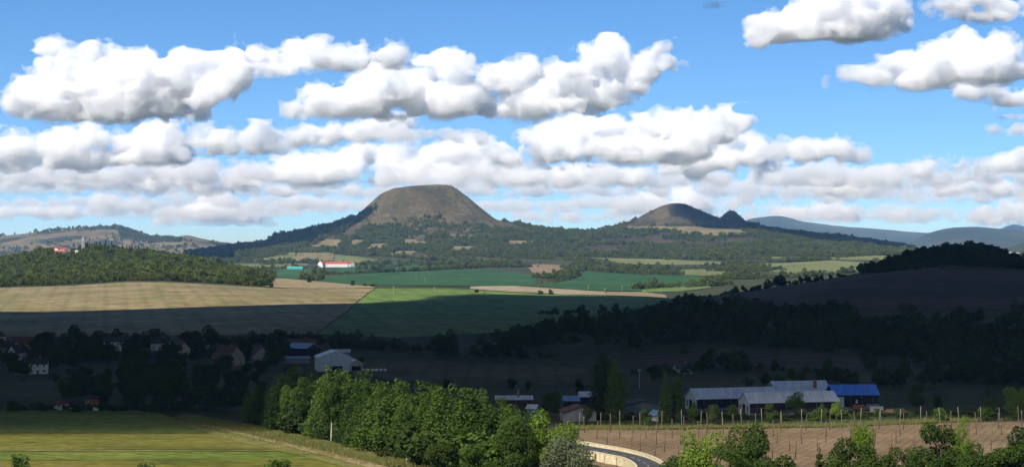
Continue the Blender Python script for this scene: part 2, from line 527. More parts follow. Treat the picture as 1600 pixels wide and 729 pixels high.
M['shade_green'] = field_mat('pasture', [(0.032, 0.045, 0.015), (0.048, 0.06, 0.021), (0.07, 0.078, 0.032)], big=0.01, fine=0.08)  # grass colour also taken down, adding to the shade it lies in
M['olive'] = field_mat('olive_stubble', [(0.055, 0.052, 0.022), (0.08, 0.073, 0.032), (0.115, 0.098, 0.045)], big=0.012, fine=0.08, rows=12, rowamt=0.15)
M['orchard_floor'] = field_mat('orchard_floor', [(0.12, 0.11, 0.05), (0.19, 0.155, 0.075), (0.24, 0.2, 0.1)], big=0.012, fine=0.06)

drape('field', M['stubble'], [(-330, 526), (0, 526), (300, 524), (492, 522)], [(-330, 456), (0, 450), (100, 447), (200, 441), (260, 441), (300, 443), (400, 449), (450, 451), (585, 451)], 1300, 2600, nu=90, nv=90)
drape('field', M['stubble2'], [(414, 448), (450, 450.5), (500, 451), (585, 450)], [(414, 434.5), (440, 435), (500, 440), (585, 448)], 2500, 3100, off=0.6)
drape('field', M['green'], [(496, 522), (620, 528), (800, 518), (1010, 494)], [(588, 450.5), (700, 451), (850, 459), (1000, 464), (1045, 467)], 1350, 2700, nu=80, nv=80)
drape('field', M['dgreen'], [(495, 439), (560, 445), (600, 446), (700, 447), (838, 447)], [(500, 433), (600, 426), (690, 423), (760, 420.5), (838, 431)], 3250, 5200, off=1.0)
drape('field', M['dgreen'], [(408, 431), (450, 435), (488, 438)], [(408, 421.5), (450, 421), (496, 421)], 3200, 5200, off=1.0)
drape('field', M['dgreen'], [(505, 428), (600, 423.5), (690, 420), (752, 418)], [(505, 421), (600, 412.5), (690, 409.5), (738, 411.5)], 3500, 5600, off=1.0)
drape('field', M['dgreen'], [(843, 447), (900, 453), (1000, 455), (1050, 450), (1130, 441)], [(866, 437), (905, 424.5), (1000, 428), (1100, 432), (1132, 434)], 3200, 5200, off=1.0)
drape('field', M['green'], [(1003, 457), (1060, 456), (1110, 450)], [(1003, 453), (1040, 449), (1110, 447)], 3050, 4600, off=1.2)
drape('field', M['plough'], [(838, 431), (862, 428), (892, 424)], [(821, 413.5), (850, 413), (888, 414.5)], 3500, 5600, off=1.0)
drape('field', M['sand'], [(735, 452), (800, 456), (880, 460), (948, 463)], [(735, 448), (800, 446.5), (880, 452), (945, 456)], 2580, 3700, off=0.9)
drape('field', M['stubble2'], [(948, 464), (1000, 465), (1042, 466)], [(947, 456.5), (1005, 456.5), (1040, 461)], 2580, 3700, off=0.9)
drape('field', M['pgreen'], [(398, 408), (430, 408.5), (462, 408)], [(402, 399), (430, 395), (462, 394)], 4400, 6200, off=1.2)
drape('field', M['orchard_floor'], [(457, 409), (490, 408), (521, 407)], [(466, 395), (490, 394.5), (522, 396)], 4400, 6200, off=1.2)
drape('field', M['pgreen'], [(523, 409.5), (560, 413), (590, 412)], [(523, 398), (555, 401), (592, 406)], 4400, 6200, off=1.2)
drape('field', M['pgreen'], [(360, 419), (400, 419), (480, 418)], [(360, 413), (420, 412), (482, 412)], 4300, 5600, off=1.0)
drape('field', M['pgreen'], [(884, 404.5), (950, 412), (1050, 414.5), (1130, 413)], [(892, 402), (960, 403.5), (1050, 406), (1125, 409.5)], 4600, 6000, off=1.2)
drape('field', M['pgreen'], [(872, 398), (910, 399), (957, 398)], [(876, 391.5), (910, 391), (955, 394)], 4900, 6300, off=1.4)
drape('field', M['pgreen'], [(785, 400), (830, 401), (868, 400)], [(790, 395), (830, 393.5), (862, 396)], 4900, 6300, off=1.4)
drape('field', M['pgreen'], [(1066, 430), (1100, 431), (1140, 429)], [(1064, 421), (1100, 420.5), (1130, 422)], 3600, 5200, off=1.0)
drape('field', M['pgreen'], [(1170, 418), (1220, 427), (1300, 427), (1345, 423)], [(1176, 412), (1230, 411), (1300, 407), (1352, 410)], 3700, 6000, off=1.2)
drape('field', M['pgreen'], [(1290, 405), (1330, 407), (1385, 407)], [(1318, 398), (1340, 396.5), (1385, 400)], 4600, 6300, off=1.3)
drape('field', M['pgreen'], [(1130, 405), (1170, 405), (1220, 404)], [(1130, 401), (1170, 401.5), (1220, 401.5)], 4800, 6300, off=1.3)
# small clearings and terraces on the skirts of the hills
for (u0, v0, u1, v1, sl) in [(495, 388, 527, 374, 10), (545, 384, 568, 375, 6), (570, 393, 596, 381, 10), (553, 389, 560, 381, 4), (628, 381, 650, 374, 3), (580, 374, 598, 370, 4),
                             (590, 386, 606, 379, 4), (640, 385, 665, 377, 5), (600, 400, 640, 392, 20), (478, 391, 498, 383, 8), (700, 374, 740, 367, 4), (628, 360, 655, 355, 3), (790, 385, 832, 376, 5), (700, 392, 740, 385, 8),
                             (970, 362, 1090, 354, 12), (1060, 368, 1165, 356, 10), (1160, 386, 1200, 381, 5), (1000, 394, 1040, 390, 5), (880, 372, 905, 367, 4)]:
    drape('clearing', M['orchard_floor'], [(u0, v0), (u1 - 2, v0 + 0.5)], [(u0 + sl, v1), (u1 + sl * 0.6, v1 + 0.8)], 5300, 7200, off=1.6, nu=10, nv=10)
# shaded valley
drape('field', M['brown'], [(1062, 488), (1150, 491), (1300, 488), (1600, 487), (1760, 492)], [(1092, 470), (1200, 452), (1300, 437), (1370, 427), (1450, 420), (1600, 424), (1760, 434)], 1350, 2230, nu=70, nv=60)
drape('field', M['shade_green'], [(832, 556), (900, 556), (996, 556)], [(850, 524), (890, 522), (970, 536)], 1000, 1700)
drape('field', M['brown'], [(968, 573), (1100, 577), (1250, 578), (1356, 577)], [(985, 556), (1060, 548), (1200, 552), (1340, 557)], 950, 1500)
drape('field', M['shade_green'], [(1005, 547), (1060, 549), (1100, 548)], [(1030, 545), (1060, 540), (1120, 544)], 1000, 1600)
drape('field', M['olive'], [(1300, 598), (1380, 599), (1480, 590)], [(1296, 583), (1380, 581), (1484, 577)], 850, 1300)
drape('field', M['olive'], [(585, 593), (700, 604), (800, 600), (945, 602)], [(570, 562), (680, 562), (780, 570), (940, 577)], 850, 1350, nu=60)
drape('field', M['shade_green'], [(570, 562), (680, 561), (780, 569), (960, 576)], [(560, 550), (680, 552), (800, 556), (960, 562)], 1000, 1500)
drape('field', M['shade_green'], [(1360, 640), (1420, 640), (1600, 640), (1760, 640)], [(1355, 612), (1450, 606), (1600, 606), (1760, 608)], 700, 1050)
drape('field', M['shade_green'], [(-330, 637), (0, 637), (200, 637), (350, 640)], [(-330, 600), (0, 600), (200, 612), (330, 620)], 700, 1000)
# sunlit strip fields in the left foreground
def strip(mat, v_near, v_far, ur_near, ur_far, ul=-420, off=0.15):
    yn = CAMZ * F / (v_near - HOR); yf = CAMZ * F / (v_far - HOR)
    n = 40
    gb = np.array([(ux(u, yn) , yn) for u in np.linspace(ul, ur_near, n)]); gt = np.array([(ux(u, yf), yf) for u in np.linspace(ul, ur_far, n)])
    w = fbm(gb[:, 0] / 40 + v_near, gb[:, 0] * 0 + 3, 3) * 1.2
    gb[:, 1] += w; gt[:, 1] += fbm(gt[:, 0] / 40 + v_far, gt[:, 0] * 0 + 3, 3) * 1.2
    drape_xy('crop_strip', mat, gb, gt, off, 24)
M['strip_yellow'] = field_mat('ripening_crop', [(0.08, 0.095, 0.018), (0.135, 0.13, 0.026), (0.17, 0.145, 0.04)], big=0.05, fine=0.5, stretch=(0.35, 1, 1), grain=(0.35, 1.6), relief=0.5)
M['strip_green'] = field_mat('clover_strip', [(0.07, 0.105, 0.02), (0.11, 0.145, 0.028), (0.145, 0.16, 0.035)], big=0.05, fine=0.5, stretch=(0.35, 1, 1), grain=(0.35, 1.6), relief=0.5)
M['strip_olive'] = field_mat('mown_strip', [(0.10, 0.115, 0.03), (0.15, 0.15, 0.045), (0.19, 0.17, 0.06)], big=0.05, fine=0.5, stretch=(0.35, 1, 1), grain=(0.35, 1.6), relief=0.5)
M['track'] = field_mat('dry_track', [(0.20, 0.16, 0.075), (0.29, 0.23, 0.12), (0.34, 0.27, 0.15)], big=0.06, fine=0.5, grain=(0.4, 1.4))
M['verge'] = field_mat('verge_grass', [(0.055, 0.08, 0.02), (0.09, 0.11, 0.03), (0.15, 0.14, 0.05)], big=0.05, fine=0.5)
strip(M['strip_green'], 676, 640, 345, 235)
strip(M['strip_yellow'], 702, 677, 455, 350)
strip(M['strip_olive'], 705, 702.6, 470, 457)
strip(M['strip_green'], 718, 705.6, 505, 472)
strip(M['strip_yellow'], 760, 718.6, 640, 508)
strip(M['strip_olive'], 830, 762, 800, 640)
# mown headland and cart track running down to the right beside the tree row
drape('grass_path', M['strip_olive'], [(258, 655), (370, 690), (470, 712), (560, 735)], [(268, 653), (400, 685), (500, 705), (600, 729)], 560, 830, off=0.3, nu=60, nv=8)
drape('cart_track', M['track'], [(310, 664), (380, 681), (440, 696), (520, 716), (600, 738)], [(320, 663), (395, 680), (455, 694), (540, 713), (620, 734)], 560, 830, off=0.45, nu=60, nv=6)
drape('verge', M['verge'], [(270, 652), (400, 684), (500, 704), (620, 730)], [(290, 645), (420, 668), (520, 690), (640, 715)], 560, 850, off=0.3, nu=60, nv=10)
# hop yard soil, grass strip behind it, and dry grass bank before the road
M['hop_soil'] = field_mat('hop_yard_soil', [(0.135, 0.092, 0.055), (0.19, 0.134, 0.08), (0.245, 0.178, 0.11)], big=0.03, fine=0.3, rows=3, rowamt=0.22, rowang=math.radians(20))
drape('hop_yard', M['hop_soil'], [(905, 720), (1000, 745), (1300, 745), (1700, 745)], [(905, 672), (1000, 672), (1300, 668), (1500, 660), (1700, 655)], 520, 800, off=0.25, nu=60, nv=40)
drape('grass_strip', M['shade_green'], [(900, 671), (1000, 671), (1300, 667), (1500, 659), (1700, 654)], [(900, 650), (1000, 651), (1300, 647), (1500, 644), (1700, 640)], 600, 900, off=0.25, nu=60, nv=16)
# ------------------------------------------------------------------ foliage
def leaf_mat(name, dark, light, trans=0.25, hue=0.25):
    m = bpy.data.materials.new(name); m.use_nodes = True
    nt = m.node_tree
    nt.nodes.remove(nt.nodes['Principled BSDF'])
    g = nt.nodes.new('ShaderNodeNewGeometry'); oi = nt.nodes.new('ShaderNodeObjectInfo')
    f = noise_out(nt, g.outputs['Position'], 0.35, 3, 0.6)
    ad = nt.nodes.new('ShaderNodeMath'); ad.operation = 'MULTIPLY_ADD'
    nt.links.new(oi.outputs['Random'], ad.inputs[0]); ad.inputs[1].default_value = hue * 2
    nt.links.new(f, ad.inputs[2])
    ri = nt.nodes.new('ShaderNodeMath'); ri.operation = 'MULTIPLY_ADD'
    nt.links.new(g.outputs['Random Per Island'], ri.inputs[0]); ri.inputs[1].default_value = 0.25
    nt.links.new(ad.outputs[0], ri.inputs[2])
    f2 = noise_out(nt, g.outputs['Position'], 0.012, 4, 0.65)
    r2 = nt.nodes.new('ShaderNodeMath'); r2.operation = 'MULTIPLY_ADD'
    nt.links.new(f2, r2.inputs[0]); r2.inputs[1].default_value = 1.1; r2.inputs[2].default_value = -0.55
    r3 = nt.nodes.new('ShaderNodeMath'); r3.operation = 'ADD'; nt.links.new(ri.outputs[0], r3.inputs[0]); nt.links.new(r2.outputs[0], r3.inputs[1])
    c = ramp(nt, r3.outputs[0], [(0.35, dark), (0.95, light)])
    d = nt.nodes.new('ShaderNodeBsdfDiffuse'); t = nt.nodes.new('ShaderNodeBsdfTranslucent'); mx = nt.nodes.new('ShaderNodeMixShader')
    nt.links.new(c, d.inputs[0])
    nt.links.new(mixc(nt, 1.0, c, (1.1, 1.25, 0.5), 'MULTIPLY'), t.inputs[0])
    mx.inputs[0].default_value = trans
    nt.links.new(d.outputs[0], mx.inputs[1]); nt.links.new(t.outputs[0], mx.inputs[2])
    nt.links.new(mx.outputs[0], nt.nodes['Material Output'].inputs['Surface'])
    return m
M['leaf_poplar'] = leaf_mat('poplar_leaves', (0.026, 0.054, 0.011), (0.08, 0.13, 0.025))
M['leaf_lime'] = leaf_mat('bright_leaves', (0.07, 0.13, 0.015), (0.16, 0.23, 0.035))
M['leaf_dark'] = leaf_mat('dark_leaves', (0.020, 0.036, 0.010), (0.048, 0.072, 0.018))
M['leaf_oak'] = leaf_mat('oak_leaves', (0.020, 0.042, 0.010), (0.062, 0.10, 0.022))
M['leaf_grey'] = leaf_mat('willow_leaves', (0.075, 0.095, 0.05), (0.14, 0.16, 0.09))
M['leaf_far'] = leaf_mat('wood_leaves', (0.020, 0.036, 0.009), (0.095, 0.115, 0.028), trans=0.25, hue=0.4)
M['leaf_dry'] = leaf_mat('dry_scrub_leaves', (0.038, 0.045, 0.018), (0.105, 0.098, 0.036), trans=0.2, hue=0.4)
M['needle'] = leaf_mat('conifer_needles', (0.010, 0.022, 0.010), (0.025, 0.042, 0.016), trans=0.1)
M['bark'] = plain('bark', (0.10, 0.08, 0.06), var=0.3, scale=2.0)
M['mid_bark'] = plain('grey_bark', (0.16, 0.145, 0.12), var=0.3, scale=1.5)
M['pale_bark'] = plain('pale_bark', (0.42, 0.39, 0.34), var=0.25, scale=1.5)

def leaves(rs, lobes, n, size, shell=0.55, jitter=0.9):
    """n leaf clumps as four-cornered faces through the volume of the lobes (x, y, z, rx, rz)"""
    L = np.array(lobes, float)
    vol = L[:, 3] ** 2 * L[:, 4]
    pick = rs.choice(len(L), n, p=vol ** 0.75 / (vol ** 0.75).sum())
    d = rs.normal(size=(n, 3)); d /= np.linalg.norm(d, axis=1, keepdims=True)
    r = shell + (1.02 - shell) * rs.random(n) ** 0.6
    ctr = L[pick, :3] + d * r[:, None] * np.stack([L[pick, 3], L[pick, 3], L[pick, 4]], 1)
    nrm = d * 0.8 + rs.normal(size=(n, 3)) * jitter * 0.6 + np.array([0, 0, 0.35])
    nrm /= np.linalg.norm(nrm, axis=1, keepdims=True)
    a = np.cross(nrm, rs.normal(size=(n, 3))); a /= np.linalg.norm(a, axis=1, keepdims=True)
    b = np.cross(nrm, a)
    s = size * rs.uniform(0.6, 1.3, n)[:, None] * 0.5
    asp = rs.uniform(0.6, 1.1, n)[:, None]
    k = nrm * s * 0.35
    V = np.stack([ctr - a * s * 1.1, ctr - b * s * asp + k, ctr + a * s * 1.1, ctr + b * s * asp - k * 0.4], 1).reshape(-1, 3)
    Q = np.arange(4 * n).reshape(n, 4)
    return V, Q

def lobes_round(rs, h, w, n=12, z0=0.28, flat=1.0):
    L = []
    for i in range(n):
        z = z0 + (1 - z0) * rs.uniform(0.12, 0.86)
        prof = math.sqrt(max(0.05, 1 - ((z - (z0 + 1) / 2) / ((1 - z0) / 2)) ** 2))
        rr = 0.5 * w * prof * math.sqrt(rs.random()) * 0.75
        a = rs.uniform(0, 6.283)
        q = w * rs.uniform(0.16, 0.27)
        L.append((rr * math.cos(a), rr * math.sin(a), z * h - 0.02 * h, q, q * rs.uniform(0.75, 1.05) * flat))
    return L
def lobes_poplar(rs, h, w, n=15):
    L = []
    k = rs.integers(2, 4)
    tips = [(rs.uniform(-0.22, 0.22) * w, rs.uniform(-0.22, 0.22) * w, rs.uniform(0.88, 1.0) * h) for _ in range(k)]
    for (tx, ty, tz) in tips:
        for j in range(5):
            f = 1 - 0.17 * j
            q = w * (0.10 + 0.045 * j)
            L.append((tx * (1 + 0.25 * j) + rs.uniform(-.05, .05) * w, ty * (1 + 0.25 * j), tz * f - q * 0.6, q, q * 1.5))
    for i in range(n):
        z = rs.uniform(0.16, 0.7); a = rs.uniform(0, 6.283); rr = w * rs.uniform(0.12, 0.36)
        q = w * rs.uniform(0.13, 0.22)
        L.append((rr * math.cos(a), rr * math.sin(a), z * h, q, q * 1.25))
    return L
def lobes_column(rs, h, w):
    L = []
    for j in range(16):
        z = 0.08 + 0.90 * j / 15
        q = 0.5 * w * min(1, 0.55 + 2.2 * z * (1 - z)) * (1 - max(0, z - 0.75) * 2.2)
        a = rs.uniform(0, 6.283)
        L.append((0.2 * w * math.cos(a) * (1 - z), 0.2 * w * math.sin(a) * (1 - z), z * h - q, max(q, 0.3), max(q, 0.3) * 1.7))
    return L
def lobes_conifer(rs, h, w):
    L = []
    for j in range(9):
        z = 0.08 + 0.9 * j / 8
        q = 0.5 * w * (1.06 - z)
        L.append((0, 0, z * h - 0.3 * q, q, max(0.06 * h, 0.35 * q)))
    return L

def trunk_mb(rs, h, lobes, r0, top=0.62, limbs=5):
    mb = MB()
    lean = rs.uniform(-0.05, 0.05, 2) * h
    ts = np.linspace(0, top, 6)
    pts = [(lean[0] * t * t + rs.uniform(-.006, .006) * h * (t > 0), lean[1] * t * t, h * t - (0.6 if t == 0 else 0)) for t in ts]
    rad = [r0 * (1 - 0.8 * t / top) + 0.03 * (t > 0) + (0.25 * r0 if t == 0 else 0) for t in ts]
    mb.tube(pts, rad, 7)
    LL = sorted(lobes, key=lambda l: -l[3])[:limbs]
    for l in LL:
        zz = max(0.14 * h, l[2] * 0.55)
        b = Vector((lean[0] * (zz / h) ** 2, lean[1] * (zz / h) ** 2, zz)); e = Vector((l[0], l[1], l[2] + 0.2 * l[4]))
        m = (b + e) / 2 + Vector((rs.uniform(-.03, .03) * h, rs.uniform(-.03, .03) * h, 0.02 * h))
        mb.tube([b, m, e], [r0 * 0.42, r0 * 0.28, r0 * 0.08], 5)
    return mb

TREES = {}
def make_tree_data(key, kind, h, w, n, size, leaf, bark='bark', seed=0, r0=None, z0=0.28, limbs=5):
    """mesh data of trunk and crown for one kind of tree"""
    rs = np.random.default_rng(seed + 900)
    if kind == 'poplar': lb = lobes_poplar(rs, h, w)
    elif kind == 'column': lb = lobes_column(rs, h, w)
    elif kind == 'conifer': lb = lobes_conifer(rs, h, w)
    else: lb = lobes_round(rs, h, w, n=14 if n > 500 else 8, z0=z0)
    V, Q = leaves(rs, lb, n, size)
    cd = mesh_data('crown', V, Q); cd.materials.append(M[leaf])
    td = trunk_mb(rs, h, lb, r0 or 0.022 * h, limbs=limbs).data('trunk', True); td.materials.append(M[bark])
    TREES[key] = (td, cd, h)
def tree(key, name, label, x, y, sc=1.0, rz=None, group=None, sz=None, cat='tree', z=None):
    td, cd, h = TREES[key]
    e = empty(name, (x, y, hz(x, y) if z is None else z), random.uniform(0, 6.28) if rz is None else rz)
    e.scale = (sc, sc, sz or sc)
    link(bpy.data.objects.new('trunk', td), e); link(bpy.data.objects.new('crown', cd), e)
    tag(e, label, cat, group)
    return e

# ---- woods, hedges and scrub too far and too many to tell apart: one body of trees each, set out on points
PROTO = {}
def far_proto(key, kind, h, w, n, size, leaf, seed):
    rs = np.random.default_rng(seed)
    lb = {'round': lambda: lobes_round(rs, h, w, n=7, z0=0.12), 'conifer': lambda: lobes_conifer(rs, h, w), 'column': lambda: lobes_column(rs, h, w)}[kind]()
    V, Q = leaves(rs, lb, n, size, shell=0.5, jitter=1.0)
    me = mesh_data('tree_pattern', V, Q); me.materials.append(M[leaf])
    PROTO[key] = bpy.data.objects.new('tree_pattern', me)
for _k in range(3):
    far_proto('far%d' % _k, 'round', 9, 9.5 + 1.5 * _k, 120, 2.1, 'leaf_far', 40 + _k)
    far_proto('dry%d' % _k, 'round', 6, 6.5 + _k, 60, 2.2, 'leaf_dry', 50 + _k)
    far_proto('con%d' % _k, 'conifer', 11, 4.5, 70, 1.6, 'needle', 60 + _k)
    far_proto('mid%d' % _k, 'round', 10, 9 + _k, 330, 1.35, 'leaf_dark', 70 + _k)
def gn_group(keys):
    ng = bpy.data.node_groups.new('set_out_trees', 'GeometryNodeTree')
    ng.interface.new_socket('Geometry', in_out='INPUT', socket_type='NodeSocketGeometry')
    ng.interface.new_socket('Geometry', in_out='OUTPUT', socket_type='NodeSocketGeometry')
    gi = ng.nodes.new('NodeGroupInput'); go = ng.nodes.new('NodeGroupOutput')
    jn = ng.nodes.new('GeometryNodeJoinGeometry')
    for k in keys:
        oi = ng.nodes.new('GeometryNodeObjectInfo'); oi.inputs['Object'].default_value = PROTO[k]; oi.inputs['As Instance'].default_value = True
        ng.links.new(oi.outputs['Geometry'], jn.inputs[0])
    ip = ng.nodes.new('GeometryNodeInstanceOnPoints')
    ip.inputs['Pick Instance'].default_value = True
    def attr(nm, t):
        a = ng.nodes.new('GeometryNodeInputNamedAttribute'); a.data_type = t; a.inputs['Name'].default_value = nm
        return a.outputs['Attribute']
    ng.links.new(gi.outputs[0], ip.inputs['Points']); ng.links.new(jn.outputs[0], ip.inputs['Instance'])
    ng.links.new(attr('pick', 'INT'), ip.inputs['Instance Index'])
    er = ng.nodes.new('FunctionNodeEulerToRotation') if hasattr(bpy.types, 'FunctionNodeEulerToRotation') else None
    if er:
        ng.links.new(attr('turn', 'FLOAT_VECTOR'), er.inputs[0]); ng.links.new(er.outputs[0], ip.inputs['Rotation'])
    else:
        ng.links.new(attr('turn', 'FLOAT_VECTOR'), ip.inputs['Rotation'])
    ng.links.new(attr('size', 'FLOAT_VECTOR'), ip.inputs['Scale'])
    ng.links.new(ip.outputs[0], go.inputs[0])
    return ng
_NG = {}
def wood(name, pts, keys, smin=0.7, smax=1.3, seed=0, label=None, cat=None, sink=0.5):
    """pts (n,2) on the ground"""
    rs = np.random.default_rng(seed)
    pts = np.asarray(pts)
    n = len(pts)
    z = height(pts[:, 0], pts[:, 1]) - sink
    me = bpy.data.meshes.new(name)
    me.vertices.add(n)
    me.vertices.foreach_set('co', np.concatenate([pts, z[:, None]], 1).astype(np.float32).ravel())
    s = rs.uniform(smin, smax, n) * rs.choice([0.6, 0.8, 0.95, 1.1, 1.25], n, p=[.22, .25, .28, .17, .08])
    s = s * np.clip(1 + 0.9 * fbm(pts[:, 0] / 70 + seed, pts[:, 1] / 70, 3), 0.55, 1.2)
    sv = np.stack([s * rs.uniform(.85, 1.2, n), s * rs.uniform(.85, 1.2, n), s * rs.uniform(.8, 1.25, n)], 1)
    t = np.zeros((n, 3)); t[:, 2] = rs.uniform(0, 6.283, n)
    a = me.attributes.new('pick', 'INT', 'POINT'); a.data.foreach_set('value', rs.integers(0, len(keys), n).astype(np.int32))
    a = me.attributes.new('turn', 'FLOAT_VECTOR', 'POINT'); a.data.foreach_set('vector', t.astype(np.float32).ravel())
    a = me.attributes.new('size', 'FLOAT_VECTOR', 'POINT'); a.data.foreach_set('vector', sv.astype(np.float32).ravel())
    me.update()
    o = link(bpy.data.objects.new(name, me))
    kk = tuple(keys)
    if kk not in _NG: _NG[kk] = gn_group(kk)
    md = o.modifiers.new('set_out', 'NODES'); md.node_group = _NG[kk]
    tag(o, label, cat, None, 'stuff')
    return o

def in_poly(u, v, poly):
    p = np.array(poly, float); c = np.zeros(u.shape, bool)
    j = len(p) - 1
    for i in range(len(p)):
        xi, yi = p[i]; xj, yj = p[j]
        m = ((yi > v) != (yj > v)) & (u < (xj - xi) * (v - yi) / ((yj - yi) if yj != yi else 1e-9) + xi)
        c ^= m; j = i
    return c
def scatter(poly, y0, y1, area, seed, clump=None, holes=()):
    """points spread over the land inside an outline given in (column, row); one point per `area` square metres"""
    rs = np.random.default_rng(seed)
    P = np.array(poly, float)
    u0, u1 = P[:, 0].min(), P[:, 0].max()
    n = int((u1 - u0) / F * (y1 * y1 - y0 * y0) / 2 / area)
    y = np.sqrt(rs.uniform(y0 * y0, y1 * y1, n)); u = rs.uniform(u0, u1, n)
    x = ux(u, y); z = height(x, y); v = row_of(x, y, z)
    m = in_poly(u, v, poly)
    for h in holes: m &= ~in_poly(u, v, h)
    if clump:
        sc, th = clump
        m &= (fbm(x / sc + seed, y / sc, 3) + rs.normal(size=n) * 0.08) > th
    return np.stack([x, y], 1)[m]
def along(pts, y0, y1, step, spread, seed, uv=True):
    """points along a line given in (column, row)"""
    rs = np.random.default_rng(seed)
    G = np.array([ground_at(u, v, y0, y1) for u, v in pts]) if uv else np.array(pts, float)
    d = np.concatenate([[0], np.cumsum(np.hypot(*np.diff(G, axis=0).T))])
    t = np.arange(0, d[-1], step); t = t + rs.uniform(-.4, .4, len(t)) * step
    return np.stack([np.interp(t, d, G[:, 0]), np.interp(t, d, G[:, 1])], 1) + rs.normal(size=(len(t), 2)) * spread
FAR = ['far0', 'far1', 'far2']; DRY = ['dry0', 'dry1', 'dry2']; CON = ['con0', 'con1', 'con2']; MID = ['mid0', 'mid1', 'mid2']
# ------------------------------------------------------------------ woods and hedges
# left wooded hill with the lodge
_w1 = [(-200, 470), (-200, 380), (60, 380), (130, 375), (430, 420), (425, 441), (405, 449), (300, 444.5), (255, 442), (200, 442), (100, 448), (0, 451), (-100, 456)]
_lodge_gap = [(82, 401), (82, 390), (122, 389), (130, 397), (118, 401)]
wood('hill_wood', scatter(_w1, 2610, 3600, 38, 1, holes=[_lodge_gap]), FAR, 0.6, 1.15, 1)
wood('scrub', scatter([(-200, 470), (-200, 430), (0, 425), (200, 425), (300, 432), (300, 444.5), (255, 442), (200, 442), (100, 448), (0, 451), (-100, 456)], 2610, 3100, 45, 2, clump=(60, -0.05)), DRY, 0.6, 1.1, 2)
wood('conifer_wood', scatter([(60, 400), (60, 384), (140, 384), (190, 388), (260, 400), (200, 404), (140, 400)], 3200, 3700, 70, 3, holes=[_lodge_gap]), CON, 0.7, 1.3, 3)
# wooded knoll on the right, with the hedge that runs down its ridge
wood('knoll_wood', scatter([(1340, 425), (1395, 400), (1430, 380), (1560, 380), (1620, 405), (1760, 420), (1760, 432), (1600, 424), (1450, 420), (1372, 427)], 1940, 2500, 28, 4), MID, 0.5, 0.8, 4)
_rh = np.concatenate([along([(1062, 478), (1100, 466), (1200, 450.5), (1300, 435.5), (1372, 421)], 1900, 2300, 3.2, 7, 5), along([(1372, 421), (1500, 392)], 1900, 2300, 4, 7, 6)])
wood('ridge_hedge', _rh, MID, 0.5, 1.0, 5)
# skirts of the two volcanic hills
_top1 = [(588, 322), (600, 300), (612, 288), (705, 280), (738, 302), (778, 334), (788, 349), (768, 352), (742, 348), (715, 340), (690, 335), (660, 339), (630, 340), (605, 338), (590, 332)]
_top2 = [(985, 352), (1000, 338), (1040, 310), (1080, 310), (1120, 332), (1145, 322), (1180, 345), (1160, 352), (1080, 352)]
_skirt = [(290, 402), (290, 385), (400, 372), (500, 352), (545, 340), (570, 330), (600, 318), (700, 300), (780, 335), (830, 345), (900, 352), (980, 350), (1050, 305), (1150, 315), (1200, 345), (1300, 362), (1430, 384),
          (1425, 398), (1300, 402), (1120, 404), (960, 400), (860, 402), (700, 400), (600, 402), (540, 398), (470, 394), (400, 400)]
_clear = [[(495, 388), (527, 388), (540, 374), (505, 374)], [(545, 384), (568, 384), (573, 375), (551, 375)], [(570, 393), (596, 393), (604, 381), (580, 381)],
          [(628, 381), (650, 381), (653, 374), (631, 374)], [(600, 400), (640, 400), (660, 392), (620, 392)], [(700, 374), (740, 374), (744, 367), (704, 367)],
          [(790, 385), (832, 385), (836, 376), (795, 376)], [(700, 392), (740, 392), (748, 385), (708, 385)], [(640, 385), (665, 385), (669, 377), (645, 377)], [(478, 391), (498, 391), (504, 383), (486, 383)],
          [(970, 362), (1090, 362), (1102, 354), (982, 354)], [(1060, 368), (1165, 368), (1172, 356), (1070, 356)]]
wood('hill_wood', scatter(_skirt, 5350, 7300, 95, 7, clump=(150, -0.17), holes=_clear + [_top1, _top2]), FAR, 0.8, 1.45, 7)
wood('hill_wood', scatter([(290, 402), (290, 385), (400, 372), (500, 352), (540, 342), (556, 334), (550, 352), (535, 364), (500, 374), (420, 394), (380, 402)], 5600, 7000, 70, 8), FAR, 0.8, 1.4, 8)
wood('scrub', scatter(_top1, 6000, 6900, 900, 9, clump=(150, 0.0)), DRY, 0.3, 0.7, 9)
wood('scrub', scatter(_top2, 6500, 7400, 260, 10, clump=(120, -0.08)), FAR, 0.3, 0.55, 10)
wood('hill_wood', scatter([(1160, 362), (1160, 350), (1240, 358), (1300, 362), (1430, 384), (1430, 392), (1300, 376), (1240, 368)], 6000, 7000, 60, 11), FAR, 0.8, 1.3, 11)
# summit bushes
wood('scrub', along([(655, 289.5), (690, 287.8), (708, 290)], 6500, 6800, 14, 6, 12), DRY, 0.3, 0.55, 12)
